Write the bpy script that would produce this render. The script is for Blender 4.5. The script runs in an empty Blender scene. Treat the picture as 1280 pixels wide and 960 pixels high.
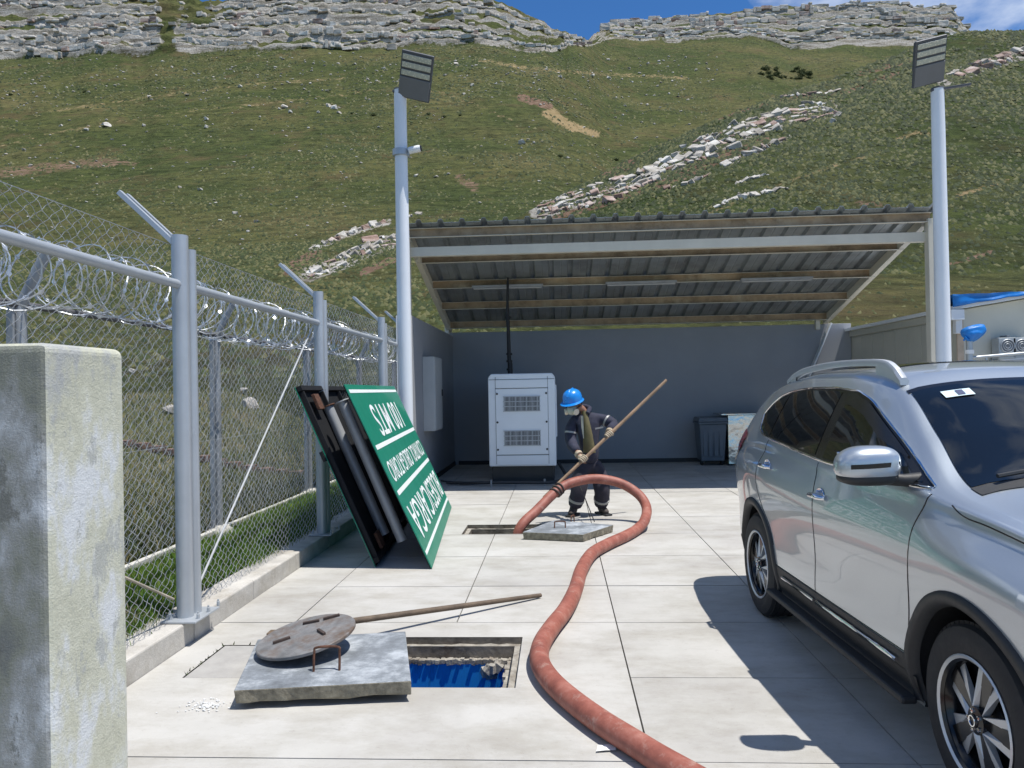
import bpy, bmesh, math, random
import numpy as np
from mathutils import Vector, Matrix
random.seed(7); RNG = np.random.default_rng(7)
S = bpy.context.scene
COL = S.collection
# ------------------------------------------------------------------ camera
FPX = 960.0; H = 1.63; PSI = math.atan(57/960); TH = math.radians(-.42); RHO = .019
_f = np.array([-math.sin(PSI)*math.cos(TH), math.cos(PSI)*math.cos(TH), -math.sin(TH)])
_r0 = np.array([math.cos(PSI), math.sin(PSI), 0]); _u0 = np.cross(_r0, _f)
_R = _r0*math.cos(RHO)-_u0*math.sin(RHO); _U = _u0*math.cos(RHO)+_r0*math.sin(RHO)
_C = np.array([0, 0, H])
cam = bpy.data.cameras.new('camera'); cam.lens = 27.0; cam.sensor_width = 36; cam.clip_start = .05; cam.clip_end = 3000
camo = bpy.data.objects.new('camera', cam); COL.objects.link(camo); S.camera = camo
camo.matrix_world = Matrix(((_R[0], _U[0], -_f[0], 0), (_R[1], _U[1], -_f[1], 0), (_R[2], _U[2], -_f[2], H), (0, 0, 0, 1)))
# ------------------------------------------------------------------ light
SUN = Vector((.315, -.105, 1.0)).normalized()          # towards the sun
w = bpy.data.worlds.new('World'); S.world = w; w.use_nodes = True
nt = w.node_tree; nt.nodes.clear()
sky = nt.nodes.new('ShaderNodeTexSky'); sky.sky_type = 'NISHITA'; sky.sun_disc = False
sky.sun_elevation = math.asin(SUN.z); sky.sun_rotation = math.atan2(SUN.x, SUN.y)
sky.altitude = 2500; sky.air_density = 1.0; sky.dust_density = .2; sky.ozone_density = 3.0
bg = nt.nodes.new('ShaderNodeBackground'); bg.inputs[1].default_value = .105
wo = nt.nodes.new('ShaderNodeOutputWorld')
tc = nt.nodes.new('ShaderNodeTexCoord'); mp = nt.nodes.new('ShaderNodeMapping'); mp.inputs['Location'].default_value = (7.02, 3.69, 2.1)
mp.inputs['Scale'].default_value = (1, 1, 2.2)
nz = nt.nodes.new('ShaderNodeTexNoise'); nz.inputs['Scale'].default_value = 1.7; nz.inputs['Detail'].default_value = 8; nz.inputs['Roughness'].default_value = .58
rp = nt.nodes.new('ShaderNodeValToRGB'); rp.color_ramp.elements[0].position = .5; rp.color_ramp.elements[1].position = .64
mx = nt.nodes.new('ShaderNodeMixRGB'); mx.inputs[2].default_value = (8.0, 8.6, 9.4, 1)
L = nt.links.new
L(tc.outputs['Generated'], mp.inputs[0]); L(mp.outputs[0], nz.inputs[0]); L(nz.outputs[0], rp.inputs[0]); L(rp.outputs[0], mx.inputs[0])
tn = nt.nodes.new('ShaderNodeMixRGB'); tn.blend_type = 'MULTIPLY'; tn.inputs[0].default_value = 1; tn.inputs[2].default_value = (.48, .9, 1.25, 1); L(sky.outputs[0], tn.inputs[1]); L(tn.outputs[0], mx.inputs[1]); L(mx.outputs[0], bg.inputs[0]); L(bg.outputs[0], wo.inputs[0])
sl = bpy.data.lights.new('sun', 'SUN'); sl.energy = 5.0; sl.angle = math.radians(.53); sl.color = (1, .96, .9)
so = bpy.data.objects.new('sun', sl); COL.objects.link(so); so.rotation_euler = SUN.to_track_quat('Z', 'Y').to_euler()
S.view_settings.view_transform = 'Standard'; S.view_settings.look = 'None'; S.view_settings.exposure = 0.2; S.view_settings.gamma = 1
S.render.resolution_x = 1024; S.render.resolution_y = 768
try:
    S.cycles.max_bounces = 6; S.cycles.transparent_max_bounces = 8
except Exception: pass

# ------------------------------------------------------------------ photo pixel -> direction -> place
def ray(x, y): return _f+_R*(x-640)/FPX-_U*(y-480)/FPX
def onZ(x, y, z=0.): d = ray(x, y); return Vector(_C+d*(z-H)/d[2])
def onY(x, y, Y): d = ray(x, y); return Vector(_C+d*Y/d[1])
def onX(x, y, X): d = ray(x, y); return Vector(_C+d*X/d[0])
def ae(x, y): d = ray(x, y); return d[0]/d[1], d[2]/d[1]

# ------------------------------------------------------------------ materials
MATS = {}
def nodes(name):
    m = bpy.data.materials.new(name); m.use_nodes = True
    return m, m.node_tree, m.node_tree.nodes['Principled BSDF']
def N(t, typ, **kw):
    n = t.nodes.new(typ)
    for k, v in kw.items():
        if k in n.inputs: n.inputs[k].default_value = v
        else: setattr(n, k, v)
    return n
def ramp(t, src, stops):
    r = N(t, 'ShaderNodeValToRGB'); cr = r.color_ramp
    while len(cr.elements) < len(stops): cr.elements.new(.5)
    for e, (p, c) in zip(cr.elements, stops):
        e.position = p; e.color = (*c, 1) if len(c) == 3 else c
    t.links.new(src, r.inputs[0]); return r.outputs[0]
def mixc(t, fac, a, b, mode='MIX'):
    m = N(t, 'ShaderNodeMixRGB', blend_type=mode)
    for i, s in ((0, fac), (1, a), (2, b)):
        if hasattr(s, 'links') or hasattr(s, 'is_linked'): t.links.new(s, m.inputs[i])
        elif i == 0: m.inputs[0].default_value = s
        else: m.inputs[i].default_value = (*s, 1)
    return m.outputs[0]
def noise(t, scale, detail=5, rough=.6, vec=None):
    n = N(t, 'ShaderNodeTexNoise', Scale=scale, Detail=detail, Roughness=rough)
    if vec is None: vec = N(t, 'ShaderNodeTexCoord').outputs['Object']
    t.links.new(vec, n.inputs['Vector']); return n.outputs[0]
def bump(t, b, h, strength=.3, dist=.02):
    n = N(t, 'ShaderNodeBump', Strength=strength, Distance=dist); t.links.new(h, n.inputs['Height']); t.links.new(n.outputs[0], b.inputs['Normal'])
def mat(name, col, rough=.6, metal=0., var=.15, scale=6., coat=0., bmp=0., bscale=60., spec=.5, dirt=None, island=0.):
    """plain surface with a noise-broken tint, optional fine relief and dirt"""
    if name in MATS: return MATS[name]
    m, t, b = nodes(name)
    b.inputs['Roughness'].default_value = rough; b.inputs['Metallic'].default_value = metal
    b.inputs['Coat Weight'].default_value = coat; b.inputs['Coat Roughness'].default_value = .04
    b.inputs['Specular IOR Level'].default_value = spec
    dk = tuple(c*(1-var) for c in col); lt = tuple(min(1, c*(1+var)) for c in col)
    c = ramp(t, noise(t, scale), [(.3, dk), (.7, lt)])
    if dirt:
        f = ramp(t, noise(t, scale*.6, 7, .7), [(.48, (0, 0, 0)), (.68, (1, 1, 1))])
        c = mixc(t, f, c, dirt)
    if island:
        g = N(t, 'ShaderNodeNewGeometry'); k = ramp(t, g.outputs['Random Per Island'], [(0, (1-island,)*3), (1, (1+island*.6,)*3)])
        c = mixc(t, 1., c, k, 'MULTIPLY')
    t.links.new(c, b.inputs['Base Color'])
    if rough > .15:
        r = N(t, 'ShaderNodeMapRange'); r.inputs['To Min'].default_value = max(.03, rough-.1); r.inputs['To Max'].default_value = min(1, rough+.1)
        t.links.new(noise(t, scale*2.3), r.inputs['Value']); t.links.new(r.outputs[0], b.inputs['Roughness'])
    if bmp: bump(t, b, noise(t, bscale, 6, .65), bmp, .01)
    MATS[name] = m; return m

def concrete_yard_mat():
    m, t, b = nodes('yard_concrete'); g = N(t, 'ShaderNodeNewGeometry').outputs['Position']
    c = ramp(t, noise(t, .9, 8, .65, g), [(.3, (.37, .355, .33)), (.5, (.445, .435, .405)), (.7, (.505, .495, .47))])
    st = N(t, 'ShaderNodeMapping'); st.inputs['Scale'].default_value = (.8, 1.5, 1); t.links.new(g, st.inputs[0])
    c = mixc(t, .6, c, ramp(t, noise(t, 1.6, 9, .74, st.outputs[0]), [(.36, (.68, .65, .59)), (.55, (1, 1, 1))]), 'MULTIPLY')
    c = mixc(t, .6, c, ramp(t, noise(t, 24, 6, .75, g), [(.3, (.75, .73, .7)), (.42, (1, 1, 1))]), 'MULTIPLY')
    c = mixc(t, .55, c, ramp(t, noise(t, 7, 9, .8, g), [(.6, (1, 1, 1)), (.72, (.72, .7, .66))]), 'MULTIPLY')
    oi = N(t, 'ShaderNodeObjectInfo').outputs['Random']
    c = mixc(t, 1., c, ramp(t, oi, [(0, (.9, .9, .9)), (1, (1.0, 1.0, 1.0))]), 'MULTIPLY')
    for (hx, hy, rx, ry) in ((-.7, 4.1, 1.1, .55), (-.4, 8.55, 1.3, .5), (.2, 8.6, 1.0, .6)):        # damp splashed ground round the open pits
        mp_ = N(t, 'ShaderNodeMapping'); mp_.inputs['Location'].default_value = (-hx/rx, -hy/ry, 0); mp_.inputs['Scale'].default_value = (1/rx, 1/ry, 0); t.links.new(g, mp_.inputs[0])
        ln = N(t, 'ShaderNodeVectorMath', operation='LENGTH'); t.links.new(mp_.outputs[0], ln.inputs[0])
        ad = N(t, 'ShaderNodeMath', operation='ADD'); t.links.new(ln.outputs['Value'], ad.inputs[0]); t.links.new(noise(t, 3.5, 7, .7, g), ad.inputs[1])
        c = mixc(t, ramp(t, ad.outputs[0], [(.85, (.5, .5, .5)), (1.0, (.25, .25, .25))]) if False else ramp(t, ad.outputs[0], [(.7, (.42, .42, .42)), (1., (0, 0, 0))]), c, (.27, .25, .215))
    t.links.new(c, b.inputs['Base Color']); b.inputs['Roughness'].default_value = .8
    bump(t, b, noise(t, 90, 5, .7, g), .25, .006); return m
def hill_mat(name='hill_grass', tint=(.8, .77, .7)):
    m, t, b = nodes(name); g = N(t, 'ShaderNodeNewGeometry').outputs['Position']
    c = ramp(t, noise(t, .035, 8, .62, g), [(.3, (.056, .082, .03)), (.45, (.08, .102, .04)), (.56, (.11, .12, .052)), (.72, (.155, .145, .075))])
    c = mixc(t, .8, c, ramp(t, noise(t, .7, 8, .75, g), [(.36, (.34, .37, .33)), (.5, (1, 1, 1)), (.68, (1.5, 1.42, 1.2))]), 'MULTIPLY')
    c = mixc(t, .5, c, ramp(t, noise(t, 5.5, 4, .7, g), [(.35, (.4, .42, .35)), (.55, (1.1, 1.1, 1.05))]), 'MULTIPLY')
    c = mixc(t, ramp(t, noise(t, .11, 6, .65, g), [(.54, (0, 0, 0)), (.68, (.6, .6, .6))]), c, (.14, .105, .062))
    hs = N(t, 'ShaderNodeMapping'); hs.inputs['Scale'].default_value = (.1, .1, .9); t.links.new(g, hs.inputs[0])
    c = mixc(t, .7, c, ramp(t, noise(t, 1.6, 6, .7, hs.outputs[0]), [(.36, (.55, .58, .5)), (.5, (1, 1, 1)), (.66, (1.35, 1.3, 1.15))]), 'MULTIPLY')
    c = mixc(t, 1., c, tint, 'MULTIPLY')
    at = N(t, 'ShaderNodeAttribute', attribute_name='mask'); sp = N(t, 'ShaderNodeSeparateColor'); t.links.new(at.outputs['Color'], sp.inputs[0])
    nz = noise(t, .8, 7, .75, g)
    def mk(ch, lo=.35, hi=.6):
        a = N(t, 'ShaderNodeMath', operation='ADD'); t.links.new(sp.outputs[ch], a.inputs[0]); k2 = N(t, 'ShaderNodeMath', operation='MULTIPLY'); t.links.new(nz, k2.inputs[0]); k2.inputs[1].default_value = 1.6; t.links.new(k2.outputs[0], a.inputs[1])
        a2 = N(t, 'ShaderNodeMath', operation='SUBTRACT'); t.links.new(a.outputs[0], a2.inputs[0]); a2.inputs[1].default_value = .8
        return ramp(t, a2.outputs[0], [(lo, (0, 0, 0)), (hi, (1, 1, 1))])
    sz = N(t, 'ShaderNodeMapping'); sz.inputs['Scale'].default_value = (.12, .12, 1.1); t.links.new(g, sz.inputs[0])
    rock = ramp(t, noise(t, 1.1, 8, .75, sz.outputs[0]), [(.32, (.09, .08, .06)), (.43, (.24, .22, .18)), (.52, (.38, .36, .32)), (.66, (.47, .45, .42))])
    c = mixc(t, mk(1), c, ramp(t, nz, [(.35, (.11, .07, .042)), (.5, (.17, .11, .075)), (.65, (.25, .17, .125))]))
    c = mixc(t, mk(2), c, ramp(t, nz, [(.35, (.22, .16, .075)), (.65, (.33, .25, .14))]))
    rock = mixc(t, .8, rock, ramp(t, noise(t, 2.6, 7, .8, g), [(.4, (.35, .32, .28)), (.52, (1, 1, 1))]), 'MULTIPLY')
    c = mixc(t, mk(0), c, rock)
    t.links.new(c, b.inputs['Base Color']); b.inputs['Roughness'].default_value = .95; b.inputs['Specular IOR Level'].default_value = .1
    bump(t, b, noise(t, 1.6, 8, .75, g), .9, .5); return m
def rock_mat(name, cols):
    m, t, b = nodes(name); g = N(t, 'ShaderNodeNewGeometry').outputs['Position']
    oi = N(t, 'ShaderNodeObjectInfo').outputs['Random']; isl = N(t, 'ShaderNodeNewGeometry').outputs['Random Per Island']
    sz = N(t, 'ShaderNodeMapping'); sz.inputs['Scale'].default_value = (.45, .45, 2.2); t.links.new(g, sz.inputs[0])
    c = ramp(t, noise(t, .9, 8, .74, sz.outputs[0]), [(.3, cols[0]), (.45, cols[1]), (.62, cols[2])])
    c = mixc(t, 1., c, ramp(t, oi, [(0, (.8, .76, .72)), (1, (1.15, 1.15, 1.15))]), 'MULTIPLY')
    c = mixc(t, .8, c, ramp(t, isl, [(0, (.75, .72, .68)), (1, (1.12, 1.12, 1.12))]), 'MULTIPLY')
    t.links.new(c, b.inputs['Base Color']); b.inputs['Roughness'].default_value = .9
    bump(t, b, noise(t, 4, 7, .75, g), .8, .15); return m
def pillar_mat(name, S1, patch):
    m, t, b = nodes(name); g = N(t, 'ShaderNodeTexCoord').outputs['Object']
    s = N(t, 'ShaderNodeMapping'); s.inputs['Scale'].default_value = (1, 1, .55); t.links.new(g, s.inputs[0])
    c = ramp(t, noise(t, 3.2, 9, .68, s.outputs[0]), S1)
    c = mixc(t, ramp(t, noise(t, 7, 8, .75, s.outputs[0]), [(.56, (0, 0, 0)), (.6, (.8, .8, .8))]), c, patch)
    t.links.new(c, b.inputs['Base Color']); b.inputs['Roughness'].default_value = .85
    a = N(t, 'ShaderNodeMath', operation='ADD'); t.links.new(noise(t, 150, 6, .7, g), a.inputs[0]); t.links.new(noise(t, 22, 5, .65, g), a.inputs[1])
    bump(t, b, a.outputs[0], .55, .012); return m
def hose_mat():
    m, t, b = nodes('red_rubber_hose'); g = N(t, 'ShaderNodeNewGeometry').outputs['Position']
    c = ramp(t, noise(t, 6, 8, .7, g), [(.3, (.17, .05, .035)), (.5, (.28, .09, .062)), (.7, (.37, .16, .12))])
    c = mixc(t, ramp(t, noise(t, 14, 7, .75, g), [(.55, (0, 0, 0)), (.7, (.65, .65, .65))]), c, (.4, .28, .23))
    c = mixc(t, ramp(t, noise(t, 5, 8, .8, g), [(.6, (0, 0, 0)), (.68, (.7, .7, .7))]), c, (.07, .03, .025))
    t.links.new(c, b.inputs['Base Color']); b.inputs['Roughness'].default_value = .6; bump(t, b, noise(t, 40, 6, .7, g), .3, .006); return m
def lid_mat():
    m, t, b = nodes('weathered_lid_concrete'); g = N(t, 'ShaderNodeTexCoord').outputs['Object']
    c = ramp(t, noise(t, 4.5, 9, .7, g), [(.32, (.1, .11, .12)), (.5, (.19, .21, .23)), (.66, (.4, .43, .46))])
    t.links.new(c, b.inputs['Base Color']); b.inputs['Roughness'].default_value = .75; bump(t, b, noise(t, 35, 6, .7, g), .5, .01); return m
def tank_blue_mat():
    m, t, b = nodes('blue_tank_paint'); g = N(t, 'ShaderNodeNewGeometry').outputs['Position']
    s = N(t, 'ShaderNodeMapping'); s.inputs['Scale'].default_value = (1, 1, .2); t.links.new(g, s.inputs[0])
    c = ramp(t, noise(t, 26, 7, .7, s.outputs[0]), [(.32, (.006, .12, .33)), (.46, (.012, .24, .62))])
    t.links.new(c, b.inputs['Base Color']); b.inputs['Roughness'].default_value = .5; return m
def grass_mat(name, a, bcol, c2):
    m, t, b = nodes(name); isl = N(t, 'ShaderNodeNewGeometry').outputs['Random Per Island']
    c = ramp(t, isl, [(0, a), (.55, bcol), (1, c2)])
    t.links.new(c, b.inputs['Base Color']); b.inputs['Roughness'].default_value = .8; b.inputs['Specular IOR Level'].default_value = .2
    return m
def chain_mat(): return mat('galvanised_wire', (.5, .52, .54), .42, .7, .2, 5)

# ------------------------------------------------------------------ mesh building
class MB:
    def __init__(s): s.v = []; s.f = []; s.mi = []; s.cur = 0
    def add(s, vs, fs):
        o = len(s.v); s.v += [tuple(p) for p in vs]; s.f += [tuple(i+o for i in q) for q in fs]; s.mi += [s.cur]*len(fs); return s
    def box(s, c, d, rot=None):
        c = Vector(c); P = []
        for x, y, z in ((-1, -1, -1), (1, -1, -1), (1, 1, -1), (-1, 1, -1), (-1, -1, 1), (1, -1, 1), (1, 1, 1), (-1, 1, 1)):
            p = Vector((x*d[0]/2, y*d[1]/2, z*d[2]/2))
            if rot is not None: p = rot @ p
            P.append(c+p)
        return s.add(P, [(0, 3, 2, 1), (4, 5, 6, 7), (0, 1, 5, 4), (1, 2, 6, 5), (2, 3, 7, 6), (3, 0, 4, 7)])
    def bar(s, p, q, wd, ht, up=(0, 0, 1)):
        p = Vector(p); q = Vector(q); z = (q-p); ln = z.length; z.normalize()
        x = z.cross(Vector(up)); x.normalize(); y = x.cross(z)   # x: width, y: height
        R = Matrix((x, z, y)).transposed()
        return s.box((p+q)/2, (wd, ln, ht), R)
    def tube(s, pts, r, n=8, closed=False, caps=True):
        pts = [Vector(p) for p in pts]; k = len(pts); rs = r if isinstance(r, (list, tuple)) else [r]*k
        V = []; nrm = None
        for i in range(k):
            if closed: tg = pts[(i+1) % k]-pts[i-1]
            else: tg = pts[min(i+1, k-1)]-pts[max(i-1, 0)]
            tg.normalize()
            if nrm is None:
                nrm = tg.orthogonal().normalized()
            else:
                nrm = (nrm-tg*nrm.dot(tg)); nrm = nrm.normalized() if nrm.length > 1e-6 else tg.orthogonal().normalized()
            bi = tg.cross(nrm)
            for j in range(n):
                a = 2*math.pi*j/n; V.append(pts[i]+(nrm*math.cos(a)+bi*math.sin(a))*rs[i])
        Fc = []
        for i in range(k if closed else k-1):
            i2 = (i+1) % k
            for j in range(n): Fc.append((i*n+j, i*n+(j+1) % n, i2*n+(j+1) % n, i2*n+j))
        if caps and not closed:
            Fc.append(tuple(range(n-1, -1, -1))); Fc.append(tuple((k-1)*n+j for j in range(n)))
        return s.add(V, Fc)
    def lathe(s, prof, n=24, M=None, cap=True):
        M = M or Matrix(); V = []; k = len(prof)
        for r, z in prof:
            for j in range(n):
                a = 2*math.pi*j/n; V.append(M @ Vector((r*math.cos(a), r*math.sin(a), z)))
        Fc = []
        for i in range(k-1):
            for j in range(n): Fc.append((i*n+j, i*n+(j+1) % n, (i+1)*n+(j+1) % n, (i+1)*n+j))
        if cap: Fc.append(tuple(range(n-1, -1, -1))); Fc.append(tuple((k-1)*n+j for j in range(n)))
        return s.add(V, Fc)
    def prism(s, poly, h, M=None):
        """polygon in the local xy plane, extruded by h along z"""
        M = M or Matrix(); n = len(poly)
        V = [M @ Vector((x, y, 0)) for x, y in poly]+[M @ Vector((x, y, h)) for x, y in poly]
        Fc = [tuple(range(n-1, -1, -1)), tuple(range(n, 2*n))]+[(i, (i+1) % n, n+(i+1) % n, n+i) for i in range(n)]
        return s.add(V, Fc)
    def grid(s, G, flip=False):
        r = len(G); c = len(G[0]); V = [p for row in G for p in row]
        Fc = [(i*c+j, i*c+j+1, (i+1)*c+j+1, (i+1)*c+j) for i in range(r-1) for j in range(c-1)]
        if flip: Fc = [q[::-1] for q in Fc]
        return s.add(V, Fc)
    def mesh(s, name, mats, smooth=None, off=None):
        me = bpy.data.meshes.new(name); V = s.v
        if off is not None: V = [(p[0]-off[0], p[1]-off[1], p[2]-off[2]) for p in V]
        me.from_pydata(V, [], s.f)
        for m in (mats if isinstance(mats, (list, tuple)) else [mats]): me.materials.append(m)
        if any(s.mi): me.polygons.foreach_set('material_index', s.mi)
        if smooth: me.shade_smooth(); me.set_sharp_from_angle(angle=math.radians(smooth))
        me.update(); return me
    def build(s, name, mats, parent=None, smooth=None, bevel=0, seg=2, world=False):
        """world=True: the vertices are world coordinates; they are moved into the parent's (unrotated) frame"""
        off = parent.location if (world and parent) else None
        if world and parent and parent.parent: off = parent.location+parent.parent.location
        o = bpy.data.objects.new(name, s.mesh(name, mats, smooth, off)); COL.objects.link(o)
        if parent: o.parent = parent
        if bevel:
            b = o.modifiers.new('bevel', 'BEVEL'); b.width = bevel; b.segments = seg; b.limit_method = 'ANGLE'; b.angle_limit = math.radians(35)
        return o
def thing(name, label, cat, loc=(0, 0, 0), group=None, rz=0):
    o = bpy.data.objects.new(name, None); COL.objects.link(o); o.location = loc; o.rotation_euler = (0, 0, rz); o.empty_display_size = .1
    return tag(o, label, cat, group)
def tag(o, label, cat, group=None, kind=None):
    o['label'] = label
    if cat: o['category'] = cat
    if group: o['group'] = group
    if kind: o['kind'] = kind
    return o
def struct(o, label=None):
    o['kind'] = 'structure'
    if label: o['label'] = label
    return o
def child(name, me, parent, loc=(0, 0, 0), rot=None, sc=None):
    o = bpy.data.objects.new(name, me); COL.objects.link(o); o.parent = parent; o.location = loc
    if rot is not None: o.rotation_euler = rot
    if sc is not None: o.scale = sc
    return o
def copy_tree(o, parent=None):
    c = o.copy(); COL.objects.link(c); c.parent = parent
    for ch in list(o.children): copy_tree(ch, c)
    return c
def spline(P, n=8):
    P = [Vector(p) for p in P]; out = []
    Q = [P[0]*2-P[1]]+P+[P[-1]*2-P[-2]]
    for i in range(1, len(Q)-2):
        for k in range(n):
            t = k/n; a, b, c, d = Q[i-1:i+3]
            out.append(.5*((2*b)+(c-a)*t+(2*a-5*b+4*c-d)*t*t+(-a+3*b-3*c+d)*t**3))
    out.append(P[-1]); return out
def np_mesh(name, V, F, m, smooth=False):
    """V (n,3) array, F (k,3 or 4) array"""
    me = bpy.data.meshes.new(name); k = F.shape[1]
    me.vertices.add(len(V)); me.vertices.foreach_set('co', np.asarray(V, np.float32).ravel())
    me.loops.add(F.size); me.loops.foreach_set('vertex_index', np.asarray(F, np.int32).ravel())
    me.polygons.add(len(F)); me.polygons.foreach_set('loop_start', np.arange(0, F.size, k, dtype=np.int32))
    me.materials.append(m); me.update(calc_edges=True)
    if smooth: me.shade_smooth()
    return me
def _h(i, j, s):
    n = np.sin(i*127.1+j*311.7+s*74.7)*43758.5453; return n-np.floor(n)
def vnoise(x, y, s=0):
    i = np.floor(x); j = np.floor(y); u = x-i; v = y-j; u = u*u*(3-2*u); v = v*v*(3-2*v)
    return (_h(i, j, s)*(1-u)+_h(i+1, j, s)*u)*(1-v)+(_h(i, j+1, s)*(1-u)+_h(i+1, j+1, s)*u)*v
def fbm(x, y, s=0, o=4):
    r = 0; a = .5
    for k in range(o): r = r+a*(vnoise(x, y, s+k)-.5); x = x*2.03; y = y*2.03; a *= .5
    return r*2
def smst(x): x = np.clip(x, 0, 1); return x*x*(3-2*x)

# ================================================================== TERRAIN
M_HILL = hill_mat(); M_SPUR = hill_mat('spur_grass', (.6, .66, .55))
KEY = [(-900, 75, -10), (0, 67, -8), (100, 67, -6), (180, 68, -14), (200, 62, -12), (270, 60, 2), (400, 62, -8), (500, 60, -10), (560, 50, -10), (620, 52, 3),
       (680, 54, 27), (735, 56, 51), (762, 50, 29), (800, 50, 26), (900, 48, 18), (960, 55, 9), (1000, 58, 7), (1090, 60, 3), (1190, 62, 9), (1203, 60, 28),
       (1215, 60, 40), (1300, 70, 45), (1800, 90, 60), (2600, 120, 90)]
kA = np.array([ae(x, yb)[0] for x, yb, yt in KEY]); kE0 = np.array([ae(x, yb)[1] for x, yb, yt in KEY]); kE1 = np.array([ae(x, yt)[1] for x, yb, yt in KEY])
kYb = np.array([215 if x <= 690 else (262 if x < 750 else (318 if x < 780 else 335)) for x, _, _ in KEY], float)
BT = np.array([(19, .008), (24, .06), (32, .112), (45, .163), (70, .218), (105, .287), (140, .346), (180, .403), (215, .437)])
def prm(a): return np.interp(a, kA, kE0)+.011*fbm(a*16, a*0+.5, 77)-.006*(a < .02), np.interp(a, kA, kE1)+.003*fbm(a*40, a*0+.5, 78), np.interp(a, kA, kYb)
def base_e(Y, a):
    e0, e1, Yb = prm(a); q = np.where(Y < 60, Y, 60+(Y-60)*155/(Yb-60)); return np.interp(q, BT[:, 0], BT[:, 1])*(1+(e0/.437-1)*smst((q-40)/170))
def hill_z(X, Y):
    a = X/Y; e0, e1, Yb = prm(a); Yt = Yb+34
    s = np.clip((Y-Yb)/(Yt-Yb), 0, 1)+.07*fbm(X/24, Y/24, 5)
    s = np.clip(s, 0, 1); n = 6; k = np.floor(s*n); fr = s*n-k; rs_ = .45+.4*(.5+fbm(X/30, k*3.7, 9))
    te = (k+rs_*smst(np.minimum(fr/.14, 1))+(1-rs_)*np.clip((fr-.14)/.86, 0, 1))/n
    e = np.where(Y <= Yb, base_e(np.minimum(Y, Yb), a), e0+(e1-e0)*te)
    z = H+e*np.minimum(Y, Yt)-.22*np.maximum(Y-Yt, 0)
    q = np.clip((Y-19)/40, 0.05, 1)
    z = z+q*(1.4*fbm(X/22, Y/22, 1)+.5*fbm(X/6, Y/6, 2)+.12*fbm(X/1.7, Y/1.7, 3))*np.clip(Y/140, .25, 1)
    crag = smst((Y-Yb+2)/6)*(1-smst((Y-Yt)/10)); return z+crag*(1.3*fbm(X/3.5, Y/9, 7)+.9*fbm(X/1.4, Y/1.4, 8))
SK = [(380, 352), (480, 325), (600, 292), (680, 256), (760, 213), (870, 163), (960, 124), (1040, 99), (1100, 77), (1160, 55), (1210, 41), (1290, 38), (1500, 36), (2400, 110)]
sA = np.array([ae(*p)[0] for p in SK]); sE = np.array([ae(*p)[1] for p in SK]); sY = np.array([54, 58, 64, 70, 76, 86, 93, 99, 104, 109, 113, 118, 130, 150], float)
def spur_z(X, Y):
    a = X/Y; e = np.interp(a, sA, sE); Yc = np.interp(a, sA, sY); zc = H+e*Yc; s = np.clip((Y-20)/(Yc-20), 0, 1)
    z = .1+zc*s**1.22-.5*(1-s)-.33*np.maximum(Y-Yc, 0)-2.2*smst((Y-Yc+3)/9)*0
    return z+(.9*fbm(X/16, Y/16, 11)+.4*fbm(X/5, Y/5, 12)+.12*fbm(X/1.5, Y/1.5, 13))*np.clip((Y-20)/40, 0.05, 1)*np.where(Y > Yc-8, .5, 1)
def find(x, y, fz, Y0, Y1):
    a, e = ae(x, y); Ys = np.linspace(Y0, Y1, 2600); d = fz(a*Ys, Ys)-(H+e*Ys)
    i = np.argmax(d > 0) if (d > 0).any() else len(Ys)-1
    Yv = Ys[i]; return Vector((a*Yv, Yv, float(fz(np.array([a*Yv]), np.array([Yv]))[0])))
def on_hill(x, y): return find(x, y, hill_z, 20, 368)
def on_spur(x, y): return find(x, y, spur_z, 21, 116)

# colour masks follow the photograph: r rock, g red earth, b tan earth   (pixel polyline, half width, channel, weight)
MARK = [([(652, 122), (672, 128), (686, 133)], 6, 1, 1), ([(682, 142), (700, 152), (745, 168)], 6, 2, .8), ([(690, 140), (715, 160)], 7, 2, .8),
        ([(-10, 218), (40, 212), (90, 206), (140, 202)], 10, 1, .5), ([(100, 203), (170, 204)], 5, 1, .5), ([(575, 222), (592, 234)], 9, 1, .52),
        ([(-50, 195), (60, 168), (160, 150), (250, 137), (350, 128), (480, 112)], 3, 2, .42), ([(60, 140), (160, 125), (300, 106), (430, 98)], 3, 2, .42),
        ([(600, 75), (660, 85), (740, 92), (860, 98)], 4, 2, .45), ([(520, 110), (560, 118), (640, 150)], 3, 2, .4), ([(360, 340), (372, 330), (395, 318)], 9, 1, .9), ([(386, 343), (430, 326), (475, 306), (505, 302)], 13, 0, .95), ([(390, 311), (440, 291), (485, 277)], 5, 0, .9), ([(455, 340), (490, 325)], 6, 1, .9)]
MARKS = [([(690, 268), (740, 254), (800, 234), (860, 212), (905, 193), (950, 172)], 12, 1, .95), ([(676, 263), (722, 248), (765, 238), (805, 222), (850, 200), (895, 180), (945, 158), (990, 144), (1038, 137)], 15, 0, 1.), ([(1180, 100), (1230, 82), (1300, 60)], 11, 0, .9), ([(905, 208), (955, 186), (986, 171)], 4, 0, .8),
         ([(700, 262), (760, 240), (830, 212)], 10, 1, .75), ([(800, 190), (880, 152), (960, 128), (1060, 113), (1120, 92)], 5, 1, .62), ([(755, 215), (785, 205)], 11, 1, .85),
         ([(860, 205), (905, 190), (950, 172)], 7, 1, .6), ([(1075, 92), (1140, 75)], 5, 1, .6), ([(1120, 175), (1145, 165), (1165, 168)], 4, 2, .6),
         ([(880, 270), (960, 235), (1050, 205), (1100, 190)], 3, 2, .45), ([(1195, 245), (1260, 225)], 4, 2, .55), ([(1190, 330), (1240, 315)], 5, 1, .55), ([(1000, 300), (1060, 290)], 4, 2, .5), ([(1060, 250), (1130, 262)], 5, 1, .5)]
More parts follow.
